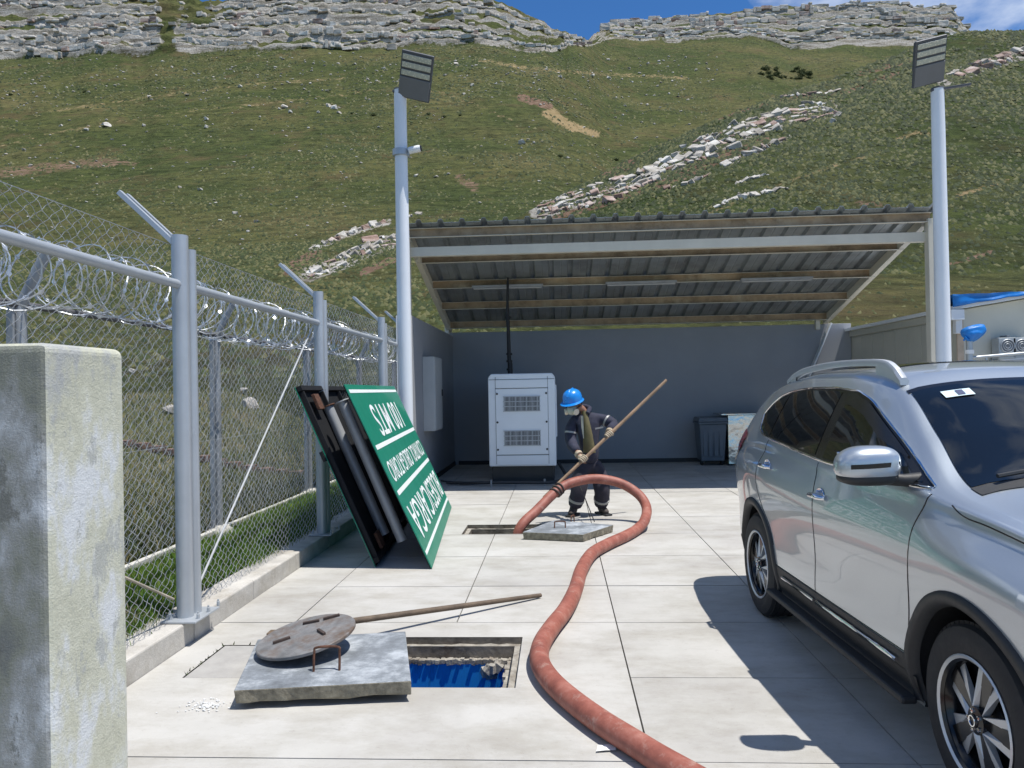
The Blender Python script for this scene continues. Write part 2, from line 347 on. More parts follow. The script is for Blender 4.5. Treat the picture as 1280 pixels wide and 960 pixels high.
def terrain(name, A, Yf, fz, marks, rockfn=None, mt=None):
    na, nr = len(A), Yf.shape[0]; AA = np.broadcast_to(A, (nr, na)); X = AA*Yf; Z = fz(X, Yf); Z[0] -= 3.0
    V = np.stack([X, Yf, Z], -1).reshape(-1, 3)
    i = np.arange(nr-1)[:, None]*na+np.arange(na-1)[None]; F = np.stack([i, i+1, i+na+1, i+na], -1).reshape(-1, 4)
    me = np_mesh(name, V, F, mt or M_HILL, True)
    d = V-_C; wz = d@_f; px = 640+FPX*(d@_R)/wz; py = 480-FPX*(d@_U)/wz
    col = np.zeros((len(V), 4), np.float32); col[:, 3] = 1
    for poly, hw, ch, wt in marks:
        best = np.full(len(V), 1e9)
        for (x0, y0), (x1, y1) in zip(poly[:-1], poly[1:]):
            t = np.clip(((px-x0)*(x1-x0)+(py-y0)*(y1-y0))/((x1-x0)**2+(y1-y0)**2), 0, 1)
            best = np.minimum(best, np.hypot(px-x0-t*(x1-x0), (py-y0-t*(y1-y0))*1.3))
        col[:, ch] = np.maximum(col[:, ch], wt*(1-smst((best-hw*.5)/(hw*.9))))
    if rockfn is not None: col[:, 0] = np.maximum(col[:, 0], rockfn(V))
    at = me.color_attributes.new('mask', 'FLOAT_COLOR', 'POINT'); at.data.foreach_set('color', col.ravel())
    o = bpy.data.objects.new(name, me); COL.objects.link(o); return struct(o)
A = np.concatenate([np.linspace(-1.8, -.78, 40, False), np.linspace(-.78, .66, 420, False), np.linspace(.66, 1.9, 40)])
e0, e1, Yb = prm(A); t1 = np.linspace(0, 1, 130)[:, None]; t2 = np.linspace(0, 1, 170)[1:, None]; t3 = np.linspace(0, 1, 8)[1:, None]
Yf = np.concatenate([np.full((1, len(A)), 18.9), 19+(Yb-19)*t1**1.5, Yb+34*t2, Yb+34+140*t3**1.5])
def hill_rock(V):
    a = V[:, 0]/V[:, 1]; _, _, yb = prm(a); s = (V[:, 1]-yb)/34
    s = s+.07*fbm(V[:, 0]/24, V[:, 1]/24, 5); r = smst((s+.01)/.04)*(1-smst((s-.97)/.1)); k = (s*6) % 1
    n = fbm(V[:, 0]/18, V[:, 1]/18, 21, 4); g = np.exp(-((a-(-.515))/.012)**2)+.8*np.exp(-((a-(-.47))/.03)**2)*(s > .5)+.75*np.exp(-((a-.01)/.09)**2)*np.exp(-((s-.32)/.16)**2)
    tread = smst((k-.16)/.1)*(1-smst((k-.97)/.03))*.9; return np.clip(r*(.95-tread*.75+.5*n-g*1.0), 0, 1)
hill = terrain('hillside', A, Yf, hill_z, MARK, hill_rock)
hill['label'] = 'grassy green hillside crowned by pale rock bands'
A2 = np.concatenate([np.linspace(-.36, .7, 330, False), np.linspace(.7, 1.6, 60)]); Yc = np.interp(A2, sA, sY)
Yf2 = np.concatenate([20+(Yc-20)*np.linspace(0, 1, 170)[:, None]**1.2, Yc+40*np.linspace(0, 1, 14)[1:, None]])
spur = terrain('hill_spur', A2, Yf2, spur_z, MARKS, None, M_SPUR); spur['label'] = 'nearer green hill spur with diagonal rock outcrops'

# rough field left of the fences and around; flat ground sheet to the horizon
def field_z(X, Y):
    z19 = hill_z(X*19/np.maximum(Y, 4) if False else X, np.full_like(X, 19.0))
    return .16+(z19-.16)*smst((Y-8)/11.2)*smst((-X-3.9)/5)+.05*fbm(X/1.3, Y/1.3, 31)*smst((-X-2.9)/.6)
M_FIELD, t_, b_ = nodes('field_soil'); g_ = N(t_, 'ShaderNodeNewGeometry').outputs['Position']
c_ = ramp(t_, noise(t_, .8, 8, .7, g_), [(.34, (.045, .06, .018)), (.5, (.085, .085, .032)), (.66, (.15, .125, .07))])
t_.links.new(c_, b_.inputs['Base Color']); b_.inputs['Roughness'].default_value = .95; bump(t_, b_, noise(t_, 14, 7, .7, g_), .7, .05)
xs = np.linspace(-62, -2.74, 190); ys = np.linspace(-22, 19.2, 150); XX, YY = np.meshgrid(xs, ys)
ZZ = field_z(XX, YY); V = np.stack([XX, YY, ZZ], -1).reshape(-1, 3); na = len(xs)
i = np.arange(len(ys)-1)[:, None]*na+np.arange(na-1)[None]; F = np.stack([i, i+1, i+na+1, i+na], -1).reshape(-1, 4)
fo = bpy.data.objects.new('field', np_mesh('field', V, F, M_FIELD, True)); COL.objects.link(fo); struct(fo, 'rough grassy field beyond the outer fence')
YARD = (-2.74, -9.0, 13.0, 17.0)
gm = MB()
for x0, x1, y0, y1 in ((-900, 900, -900, YARD[1]), (-900, 900, YARD[3], 900), (-900, YARD[0], YARD[1], YARD[3]), (YARD[2], 900, YARD[1], YARD[3])):
    gm.add([(x0, y0, -.06), (x1, y0, -.06), (x1, y1, -.06), (x0, y1, -.06)], [(0, 1, 2, 3)])
struct(gm.build('ground', M_FIELD), 'bare ground around the compound')
# ================================================================== YARD
M_YARD = concrete_yard_mat()
M_DARKJ = mat('joint_soil', (.06, .055, .045), .95)
HOLE1 = (-1.10, -.262, 4.2, 5.06); HOLE2 = (-1.12, -.2, 8.66, 9.27); COVER = (-2.2, -1.2, 4.33, 4.9)
def minus(rects, h):
    out = []
    for x0, x1, y0, y1 in rects:
        a, b, c, d = max(x0, h[0]), min(x1, h[1]), max(y0, h[2]), min(y1, h[3])
        if a >= b or c >= d: out.append((x0, x1, y0, y1)); continue
        for r in ((x0, x1, y0, c), (x0, x1, d, y1), (x0, a, c, d), (b, x1, c, d)):
            if r[1]-r[0] > 1e-4 and r[3]-r[2] > 1e-4: out.append(r)
    return out
yard = bpy.data.objects.new('concrete_yard', None); COL.objects.link(yard); struct(yard, 'pale jointed concrete yard slab')
XJ = [-2.45, -1.9, -.74, .375, 1.505, 2.635, 3.76, 4.9, 6.03, 7.2, 8.4, 9.6, 10.8, 12.0, 13.0]
YJ = [-9, -7.8, -6.7, -5.6, -4.5, -3.4, -2.3, -1.2, -.1, 1.0, 2.2, 3.38, 4.36, 5.38, 6.37, 7.5, 8.63, 9.75, 10.9, 12.0, 13.1, 14.2, 15.3, 16.4, 17.0]
cells = []
for j in range(len(YJ)-1):
    for i2 in range(len(XJ)-1):
        x0, x1, y0, y1 = XJ[i2], XJ[i2+1], YJ[j], YJ[j+1]
        if x1 <= .376 and y0 >= 3.37 and y1 <= 5.39: continue
        if x1 <= .376 and y1 <= 3.39:
            continue
        cells.append((x0, x1, y0, y1))
cells.append((-2.45, .375, 3.38, 5.38))
for j in range(0, 11): cells.append((-2.45, .375, YJ[j], YJ[j+1])) if j == 10 else cells.append((-2.45, -.74, YJ[j], YJ[j+1])) or cells.append((-.74, .375, YJ[j], YJ[j+1]))
G = .0045
for x0, x1, y0, y1 in cells:
    rs = [(x0+G, x1-G, y0+G, y1-G)]
    for h in (HOLE1, HOLE2, COVER): rs = minus(rs, h)
    m = MB(); single = len(rs) == 1
    dz = random.uniform(-.0015, .0015)
    for a, b, c, d in rs:
        m.add([(a, c, dz), (b, c, dz), (b, d, dz), (a, d, dz)], [(0, 1, 2, 3)])
    def wallring(a, b, c, d, z1, inward=False):
        P = [(a, c), (b, c), (b, d), (a, d)]
        for k in range(4):
            p, q = P[k], P[(k+1) % 4]
            if inward: p, q = q, p
            for h in (HOLE1, HOLE2):                 # no slab edge across an open pit
                if p[0] == q[0] and h[0] < p[0] < h[1] and c < h[3] and d > h[2]:
                    lo, hi = (c, d); segs = [(lo, h[2]), (h[3], hi)]
                    for s0, s1 in segs:
                        if s1 > s0+1e-3: m.add([(p[0], s0, z1), (p[0], s1, z1), (p[0], s1, dz), (p[0], s0, dz)], [(0, 1, 2, 3)])
                    break
            else:
                m.add([(p[0], p[1], z1), (q[0], q[1], z1), (q[0], q[1], dz), (p[0], p[1], dz)], [(0, 1, 2, 3)])
            continue
            m.add([(p[0], p[1], z1), (q[0], q[1], z1), (q[0], q[1], dz), (p[0], p[1], dz)], [(0, 1, 2, 3)])
    wallring(x0+G, x1-G, y0+G, y1-G, -.1)
    m.build('slab', M_YARD, yard)
bed = MB(); rs = [(YARD[0], YARD[2], YARD[1], YARD[3])]
for h in (HOLE1, HOLE2): rs = minus(rs, (h[0], h[1], h[2], h[3]))
for a, b, c, d in rs: bed.add([(a, c, -.03), (b, c, -.03), (b, d, -.03), (a, d, -.03)], [(0, 1, 2, 3)])
bed.build('slab_bed', M_DARKJ, yard)

# ---- open pits with a ledge, the first one painted blue inside
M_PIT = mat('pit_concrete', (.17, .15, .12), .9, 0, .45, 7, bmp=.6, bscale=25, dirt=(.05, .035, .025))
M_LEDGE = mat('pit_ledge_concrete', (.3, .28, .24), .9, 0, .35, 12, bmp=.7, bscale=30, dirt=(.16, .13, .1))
M_BLUE = tank_blue_mat()
def pit(h, label, ledge, blue, depth):
    x0, x1, y0, y1 = h; o = thing('open_pit', label, 'pit', (x0, y0, -.1), 'open inspection pits')
    up = MB(); i_ = .0
    def ring(m, a, b, c, d, zt, zb):
        P = [(a, c), (b, c), (b, d), (a, d)]
        for k in range(4):
            p, q = P[(k+1) % 4], P[k]
            m.add([(p[0], p[1], zb), (q[0], q[1], zb), (q[0], q[1], zt), (p[0], p[1], zt)], [(0, 1, 2, 3)])
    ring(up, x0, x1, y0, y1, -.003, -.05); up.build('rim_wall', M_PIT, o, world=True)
    lg = MB()
    a, b, c, d = x0+ledge, x1-ledge, y0+ledge, y1-ledge
    for r in minus([(x0, x1, y0, y1)], (a, b, c, d)):
        nx = max(1, int((r[1]-r[0])/.05)); ny = max(1, int((r[3]-r[2])/.05))
        Gd = [[Vector((r[0]+(r[1]-r[0])*u/nx, r[2]+(r[3]-r[2])*v/ny, -.045+random.uniform(-.005, .005))) for u in range(nx+1)] for v in range(ny+1)]
        lg.grid(Gd)
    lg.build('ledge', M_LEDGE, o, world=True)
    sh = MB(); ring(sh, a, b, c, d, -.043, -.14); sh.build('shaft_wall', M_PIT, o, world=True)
    # crumbling second ledge over the tank
    cr = MB(); w2 = .045
    for k in range(40):
        u = (k+.5)/40; x = a+(b-a)*u; cr.box((x, d-w2/2, -.132+random.uniform(-.004, .004)), ((b-a)/40*1.3, w2+random.uniform(-.02, .012), .022+random.uniform(0, .012)), Matrix.Rotation(random.uniform(-.3, .3), 3, 'Y'))
    for k in range(12):
        y = c+(d-c)*(k+.5)/12; cr.box((b-w2/2, y, -.135+random.uniform(-.006, .006)), (w2+random.uniform(-.015, .03), (d-c)/12*1.1, .03))
    for k in range(9): cr.box((b-.1-random.uniform(0, .09), d-.05-random.uniform(0, .08), -.15+random.uniform(-.04, .015)), (.05, .05, .05), Matrix.Rotation(random.uniform(0, 3), 3, 'Z') @ Matrix.Rotation(random.uniform(0, 1), 3, 'X'))
    cr.build('crumbled_edge', M_LEDGE, o, world=True)
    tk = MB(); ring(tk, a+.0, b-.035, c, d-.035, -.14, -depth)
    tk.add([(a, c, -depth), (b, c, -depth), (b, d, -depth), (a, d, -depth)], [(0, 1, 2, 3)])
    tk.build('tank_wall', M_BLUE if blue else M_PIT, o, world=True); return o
pit(HOLE1, 'open rectangular pit with blue painted walls inside', .05, True, 1.3)
pit(HOLE2, 'open pit that the red hose goes down into', .05, False, 1.2)
cvm = MB(); cvm.box(((COVER[0]+COVER[1])/2, (COVER[2]+COVER[3])/2, -.02), (COVER[1]-COVER[0]-.016, COVER[3]-COVER[2]-.016, .036))
tag(cvm.build('pit_cover', mat('cover_concrete', (.34, .33, .31), .85, 0, .15, 5, bmp=.3)), 'flush concrete cover set into the yard beside the curb', 'cover')
wd = MB()
for k in range(46):
    e = random.random(); x = COVER[0]+.0+random.uniform(-.01, .01); y = COVER[2]+e*(COVER[3]-COVER[2])
    if k % 2: x = COVER[0]+e*.5; y = COVER[3]+random.uniform(-.008, .008)
    hgt = random.uniform(.006, .03); a = random.uniform(0, 6.28)
    wd.add([(x-.006*math.cos(a), y-.006*math.sin(a), 0), (x+.006*math.cos(a), y+.006*math.sin(a), 0), (x+random.uniform(-.012, .012), y+random.uniform(-.012, .012), hgt)], [(0, 1, 2)])
tag(wd.build('joint_weeds', grass_mat('weed_green', (.03, .05, .012), (.06, .09, .02), (.1, .09, .05))), 'tiny weeds in the joint round the flush cover', 'weeds', kind='stuff')

# ---- lifted concrete lids
M_LID = lid_mat(); M_RUST = mat('rusty_iron', (.11, .05, .03), .8, .2, .5, 20, bmp=.4); M_EDGE = mat('rough_lid_edge', (.22, .2, .15), .95, 0, .4, 25, bmp=.9, bscale=45)
def lid(name, corners, th, label, zb, handles):
    c = sum((Vector(p) for p in corners), Vector())/4; o = thing(name, label, 'pit lid', (c.x, c.y, 0), 'lifted pit lids')
    m = MB(); n = 14; P = []
    for k in range(4):
        p, q = Vector(corners[k]), Vector(corners[(k+1) % 4])
        for j in range(n): P.append(p.lerp(q, j/n))
    tp = [(p.x, p.y, p.z) for p in P]; bt = []
    for p in P:
        d = (c-Vector((p.x, p.y, c.z))); d.z = 0; d.normalize(); bt.append((p.x+d.x*random.uniform(0, .018), p.y+d.y*random.uniform(0, .018), p.z-th+random.uniform(-.004, .006)))
    K = len(P); m.add(tp+bt, [tuple(range(K))]); m.cur = 1
    m.f += [(i, K+i, K+(i+1) % K, (i+1) % K) for i in range(K)]; m.mi += [1]*K; m.f.append(tuple(range(2*K-1, K-1, -1))); m.mi.append(1)
    m.build('slab', [M_LID, M_EDGE], o, world=True, bevel=.006)
    for (x, y, z, ang, wdt, hgt) in handles:
        d = Vector((math.cos(ang), math.sin(ang), 0))*wdt/2; p = Vector((x, y, z)); lean = Vector((0, .02, 0))
        MB().tube(spline([p-d*1.0-Vector((0, 0, .02)), p-d*.98+Vector((0, 0, hgt*.75))+lean*.7, p-d*.8+Vector((0, 0, hgt))+lean, p+d*.8+Vector((0, 0, hgt))+lean, p+d*.98+Vector((0, 0, hgt*.75))+lean*.7, p+d*1.0-Vector((0, 0, .02))], 5), .007, 6).build('handle', M_RUST, o, smooth=50, world=True)
    return o
ZT = .115
hp = onZ(408, 838, ZT)
lid('lifted_lid', [onZ(292, 863, ZT-.01), onZ(514, 851, ZT), onZ(507, 789, ZT+.005), onZ(322, 799, ZT-.005)], .075, 'thick grey concrete lid lying beside the blue pit under a round plate', .03, [(hp.x, hp.y, ZT, .1, .14, .12)])
# timber chocks that hold the lid off the ground
ck = [onZ(480, 858, 0), onZ(330, 862, 0), onZ(340, 800, 0)]
for k, p in enumerate(ck):
    tag(MB().box((p.x, p.y+.07, .018), (.1, .08, .034)).build('wooden_chock', mat('old_wood', (.12, .085, .055), .85, 0, .4, 12, bmp=.5), bevel=.004), 'small wooden chock propping up the lid beside the blue pit', 'chock', 'chocks under the lid')
h2 = onZ(700, 660, .085); h3 = onZ(718, 655, .085); h4 = onZ(716, 653, .085)
lid('lifted_lid', [onZ(653, 665, .085), onZ(729, 668, .085), onZ(767, 656, .085), onZ(692, 650, .085)], .08, 'thick grey concrete lid lying by the worker and the red hose', .0, [(h2.x, h2.y, .083, .1, .12, .07), (h4.x, h4.y+.1, .083, 1.2, .1, .06)])
# round steel plate, tilted on the lid, and the bar under it
pc = onZ(383, 795, .2); pl = thing('round_plate', 'round rusty steel cover plate tilted on the concrete lid', 'cover plate', pc)
Rm = Matrix.Rotation(math.radians(-9), 4, 'Y') @ Matrix.Rotation(math.radians(6), 4, 'X')
M_PLATE = mat('weathered_plate', (.2, .2, .2), .7, .3, .35, 9, bmp=.3, dirt=(.14, .1, .075))
MB().lathe([(.0005, -.011), (.286, -.011), (.29, -.007), (.29, .007), (.286, .011), (.0005, .011)], 48, Rm, False).build('disc', M_PLATE, pl, smooth=40)
for x, y, a in ((-.13, -.05, .5), (-.02, .17, .1), (.1, -.02, -.9), (.1, .2, .3)):
    Rz = Rm @ Matrix.Translation((x, y, .018)) @ Matrix.Rotation(a, 4, 'Z'); MB().box((0, 0, 0), (.1, .018, .018)).build('lug', mat('lug_iron', (.07, .05, .042), .8, .2, .4, 20), pl, bevel=.003).matrix_local = Rz
pb = onZ(676, 744, .022); pa = onZ(436, 777, .135); dr = (pa-pb).normalized()
br = MB(); br.tube([pb, pb.lerp(pa, .5), pa+dr*.12], [.016, .02, .021], 8)
tag(br.build('digging_bar', mat('brown_bar', (.11, .08, .055), .75, 0, .4, 10, bmp=.4), smooth=50), 'long brown bar propped on the concrete lid under the round plate', 'bar')
# scraps
sc = MB(); sp = onZ(258, 884)
for k in range(150):
    r = abs(random.gauss(0, .06)); a = random.uniform(0, 6.28); x = sp.x+r*1.25*math.cos(a); y = sp.y+r*math.sin(a)*.9; q = random.uniform(.004, .011)
    sc.box((x, y, .004+random.uniform(0, .004)), (q, q*.8, .003), Matrix.Rotation(random.uniform(0, 3), 3, 'Z') @ Matrix.Rotation(random.uniform(-.4, .4), 3, 'X'))
tag(sc.build('white_chips', mat('white_chip', (.7, .71, .7), .8)), 'scatter of white chips on the concrete near the flush cover', 'chips', kind='stuff')
pp = onZ(757, 938); sm = MB(); Gd = [[(pp.x+(u-2)*.022+v*.004, pp.y+(v-1.5)*.02+u*.004, .006+.009*random.random()) for u in range(5)] for v in range(4)]; sm.grid(Gd)
tag(sm.build('paper_scrap', mat('paper_white', (.75, .75, .73), .8), smooth=60), 'crumpled white paper scrap on the concrete beside the hose', 'paper')

# ---- curb
M_CURB = mat('curb_concrete', (.46, .44, .4), .85, 0, .2, 4, bmp=.45, bscale=50, dirt=(.33, .3, .25))
curb = thing('curb', 'low concrete curb between the yard and the fence', 'curb', (-2.58, 3, 0))
y = -3.0
while y < 12.0:
    MB().box((-2.585+random.uniform(-.002, .002), y+.5, .045), (.27, .995, .21+random.uniform(-.003, .003))).build('curb_stone', M_CURB, curb, world=True, bevel=.012, seg=2); y += 1.0

# ================================================================== WALLS, SHELTER, CABIN
M_WALL = mat('grey_wall_paint', (.29, .3, .315), .75, 0, .06, 1.2, bmp=.12, bscale=120)
M_WHITE = mat('white_paint', (.74, .75, .75), .5, 0, .04, 2); M_CREAM = mat('cream_paint', (.6, .56, .46), .55, 0, .06, 3)
M_BLACK = mat('black_paint', (.018, .019, .02), .5, 0, .2, 6)
def wall(name, box, label, trim=None, end=None):
    x0, x1, y0, y1, z1 = box; o = thing(name, label, 'wall', ((x0+x1)/2, (y0+y1)/2, 0))
    MB().box(((x0+x1)/2, (y0+y1)/2, z1/2-.03), (x1-x0, y1-y0, z1+.06)).build('wall_panel', M_WALL, o, world=True, bevel=.006)
    if trim: MB().box(*trim).build('skirting', M_BLACK, o, world=True)
    if end: MB().box(*end).build('end_trim', M_WHITE, o, world=True, bevel=.004)
    return o
wall('back_wall', (-2.55, 6.28, 16.8, 16.98, 2.91), 'long grey wall closing the back of the shelter', ((1.8, 16.785, .04), (8.0, .03, .09)))
wall('side_wall', (-2.52, -2.29, 12.0, 16.8, 2.84), 'grey wall along the left side of the shelter with electrical cabinet', ((-2.278, 14.4, .04), (.02, 4.7, .09)), ((-2.405, 11.99, 1.4), (.24, .05, 2.86)))
eb = thing('electrical_cabinet', 'grey electrical cabinet mounted on the shelter side wall', 'cabinet', (-2.29, 13.5, 1.0))
pA = onX(537, 443, -2.29); pB = onX(552, 535, -2.29); M_CAB = mat('cabinet_grey', (.42, .44, .44), .5, .1, .04)
yy0, yy1, zz0, zz1 = 12.95, 13.75, .95, 2.22
MB().box((-2.19, (yy0+yy1)/2, (zz0+zz1)/2), (.2, yy1-yy0, zz1-zz0)).build('case', M_CAB, eb, world=True, bevel=.008)
dd = MB().box((-2.083, (yy0+yy1)/2, (zz0+zz1)/2), (.014, yy1-yy0-.03, zz1-zz0-.03)).build('door', M_CAB, eb, world=True, bevel=.004)
MB().box((-2.065, yy1-.08, 1.6), (.02, .025, .12)).build('handle', M_BLACK, dd, world=True, bevel=.004)

sh = thing('shelter', 'open steel shelter with corrugated mono-pitch roof on cream purlins', 'shelter', (1.7, 14.2, 0))
RX0, RX1, RY0, RY1, RZ0, RZ1 = -2.42, 5.80, 11.95, 17.0, 4.27, 3.0
def rz(Y): return RZ0+(RZ1-RZ0)*(Y-RY0)/(RY1-RY0)
M_SHEET = mat('roof_sheet', (.34, .37, .38), .42, .5, .12, 2.5, dirt=(.24, .25, .25))
pit_w = .342; nrib = 24; per = 3
def rib_profile(n):
    P = []
    for k in range(n):
        b = k*pit_w
        P += [(b, 0), (b+.11, 0), (b+.125, .006), (b+.14, 0), (b+.235, 0), (b+.26, .055), (b+.315, .055), (b+.34, 0)]
    return P
for s_ in range(nrib//per):
    P = rib_profile(per); x0 = RX0+s_*per*pit_w; m = MB()
    for th in (0, .006):
        m.grid([[(x0+px_, Y, rz(Y)+pz+th) for px_, pz in P] for Y in (RY0, (RY0+RY1)/2, RY1)], flip=(th == 0))
    q = len(P); m.add([(x0+px_, RY0, rz(RY0)+pz+th) for th in (0, .006) for px_, pz in P], [(i, i+1, q+i+1, q+i) for i in range(q-1)])
    m.build('roof_sheet', M_SHEET, sh, world=True)
M_PURW = mat('purlin_web_brown', (.3, .215, .13), .8, .0, .4, 4, dirt=(.42, .34, .23));  # brown for the purlin webs; the flanges are cream
PY = [12.12, 13.1, 14.25, 15.35, 16.5]
for Y in PY:
    p = MB(); zt = rz(Y)-.012
    p.box(((RX0+RX1)/2, Y, zt-.07), (RX1-RX0-.1, .006, .135)); p.cur = 1
    p.box(((RX0+RX1)/2, Y-.03, zt-.141), (RX1-RX0-.1, .066, .008)); p.box(((RX0+RX1)/2, Y-.03, zt-.0), (RX1-RX0-.1, .066, .006))
    o = p.build('purlin', [M_PURW, M_CREAM], sh, world=True)
MB().box(((RX0+RX1)/2, 12.2, 3.86), (RX1-RX0-.04, .1, .15)).build('front_beam', M_CREAM, sh, world=True, bevel=.006)
for X in (RX0+.08, RX1-.08):
    MB().bar((X, 12.26, rz(12.26)-.085), (X, 16.75, rz(16.75)-.085), .1, .15).build('rafter', M_CREAM, sh, world=True, bevel=.005)
for X in (RX0+.04, RX1-.04):
    MB().box((X, 12.13, 2.06), (.14, .14, 4.13)).build('column', M_CREAM, sh, world=True, bevel=.006)
    MB().box((X-(.25 if X > 0 else -.0), 16.6, (2.9+rz(16.6)-.2)/2), (.09, .09, abs(rz(16.6)-.2-2.9)+.25)).build('rear_post', M_CREAM, sh, world=True, bevel=.004)
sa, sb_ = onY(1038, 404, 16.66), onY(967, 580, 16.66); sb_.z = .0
MB().bar(sa, sb_, .03, .17, (0, 1, 0)).build('sunlit_band_bar', M_WHITE, sh, world=True, bevel=.004)  # white bar added to stand for the sunlit band on the back wall
MB().bar((RX0+.3, 12.2, 3.9), (RX0+.08, 12.9, rz(12.9)-.2), .02, .02).build('brace', M_CREAM, sh, world=True)
M_TUBE = mat('lamp_tube', (.42, .42, .41), .35, 0, .03); M_FIT = mat('lamp_fitting', (.3, .3, .3), .5)
for k, (xa, xb, yy) in enumerate(((590, 679, 361), (757, 846, 359), (926, 1016, 355))):
    a, b = onY(xa, yy, 14.1), onY(xb, yy, 14.1); a.z = b.z = rz(14.1)-.215
    f = thing('strip_light', ('left tube strip light under the shelter roof above the generator', 'middle tube strip light under the shelter roof', 'strip light under the shelter roof toward the cabin')[k], 'strip light', ((a+b)/2), 'strip lights under the roof')
    MB().box(((a.x+b.x)/2, 14.1, a.z+.025), (b.x-a.x, .09, .045)).build('housing', M_FIT, f, world=True, bevel=.006)
    for dy in (-.025, .025): MB().tube([(a.x+.03, 14.1+dy, a.z-.012), (b.x-.03, 14.1+dy, a.z-.012)], .013, 8).build('tube', M_TUBE, f, smooth=50, world=True)

# generator
gn = thing('generator', 'white sound-proofed diesel generator cabinet with two louvre grilles', 'generator', (-.62, 13.9, 0))
gx0, gx1, gy0, gy1 = -1.2, -.045, 13.2, 15.9; M_GEN = mat('generator_white', (.7, .74, .77), .4, 0, .03, 2)
pr = [(gx0, .31), (gx1, .31), (gx1, 1.84), (gx1-.05, 1.905), (gx0+.05, 1.905), (gx0, 1.84)]
m = MB(); k = len(pr); m.add([(x, Y, z) for Y in (gy0, gy1) for x, z in pr], [tuple(range(k)), tuple(range(2*k-1, k-1, -1))]+[(i, k+i, k+(i+1) % k, (i+1) % k) for i in range(k)])
m.build('canopy', M_GEN, gn, world=True, bevel=.018, seg=3)
MB().box(((gx0+gx1)/2, (gy0+gy1)/2+.03, .16), (gx1-gx0-.08, gy1-gy0-.1, .3)).build('skid', M_BLACK, gn, world=True, bevel=.01)
fr = MB().box(((gx0+gx1)/2, gy0-.004, 1.08), (gx1-gx0-.26, .03, 1.13)).build('front_panel', M_GEN, gn, world=True, bevel=.004)
MB().box(((gx0+gx1)/2, gy0-.004, 1.73), (gx1-gx0-.26, .022, .14)).build('upper_panel', M_GEN, gn, world=True, bevel=.004)
MB().box(((gx0+gx1)/2, gy0-.004, .415), (gx1-gx0-.26, .022, .16)).build('lower_panel', M_GEN, gn, world=True, bevel=.004)
sm = MB()
for X in (gx0+.128, gx1-.128): sm.box((X, gy0-.001, 1.1), (.007, .01, 1.5))
for z in (.505, 1.65, 1.805): sm.box(((gx0+gx1)/2, gy0-.001, z), (gx1-gx0-(.02 if z > 1.8 else .25), .01, .007))
sm.build('panel_seams', M_BLACK, gn, world=True)
for zc in (1.385, .795):
    g = MB().box(((gx0+gx1)/2, gy0-.016, zc), (.62, .012, .25)).build('grille', mat('grille_dark', (.05, .055, .06), .6, 0, .3, 30), fr, world=False); g.location = -Vector(gn.location)
    sl_ = MB(); n = 26
    for i in range(n): 
        X = (gx0+gx1)/2-.31+.62*(i+.5)/n; sl_.box((X, gy0-.028, zc), (.0085 if i % 4 else .017, .014, .25))
    for z in (-.125, -.045, .04, .125): sl_.box(((gx0+gx1)/2, gy0-.032, zc+z), (.64, .014, .014))
    s2 = sl_.build('grille_bars', mat('grille_grey', (.4, .42, .43), .5), fr, world=False); s2.location = -Vector(gn.location)
for X in (gx0+.155, gx1-.155):
    for z in (.6, 1.07, 1.56): b = MB().lathe([(.002, 0), (.018, 0), (.018, -.012), (.002, -.014)], 10, Matrix.Translation((X, gy0-.018, z)) @ Matrix.Rotation(-math.pi/2, 4, 'X'), False).build('knob', M_BLACK, gn, world=True)
MB().box((gx1+.01, gy0+.6, 1.25), (.025, .9, .9)).build('side_door', M_GEN, gn, world=True, bevel=.006)
ex = MB(); e0_ = (-.87, 14.0, 1.9)
ex.tube([(-.86, 14.0, 1.88), (-.86, 14.0, 2.1), (-.875, 14.0, 2.2), (-.88, 14.0, 2.75), (-.89, 14.0, 2.95), (-.885, 14.0, 3.2), (-.87, 14.0, 3.68)], [.045, .045, .036, .032, .036, .026, .02], 10)
for z in (2.0, 2.15, 2.28, 2.95): ex.lathe([(.03, -.02), (.056, -.018), (.056, .018), (.03, .02)], 12, Matrix.Translation((-.872, 14.0, z)))
ex.build('exhaust_pipe', mat('exhaust_black', (.025, .024, .023), .55, .4, .3), gn, smooth=45, world=True)
cn = thing('floor_conduit', 'dark conduit pipe lying on the floor in front of the generator', 'pipe', (-.6, 13.05, 0))
MB().tube(spline([(-1.95, 13.2, .05), (-1.6, 13.12, .04), (-1.3, 12.98, .06), (-.6, 12.95, .06), (-.1, 12.95, .06), (.1, 13.3, .12), (.0, 13.7, .3)], 6), .028, 8).build('pipe', mat('conduit_black', (.03, .031, .033), .5), cn, smooth=50, world=True)
for X in (-1.15, -.25): MB().box((X, 12.95, .05), (.03, .08, .13)).build('clamp', mat('clamp_grey', (.3, .31, .32), .5, .5), cn, world=True, bevel=.004)
MB().tube([(-1.3, 13.0, .05), (-1.7, 13.1, .03), (-2.1, 13.6, .03)], .016, 6).build('cable', M_BLACK, cn, world=True)

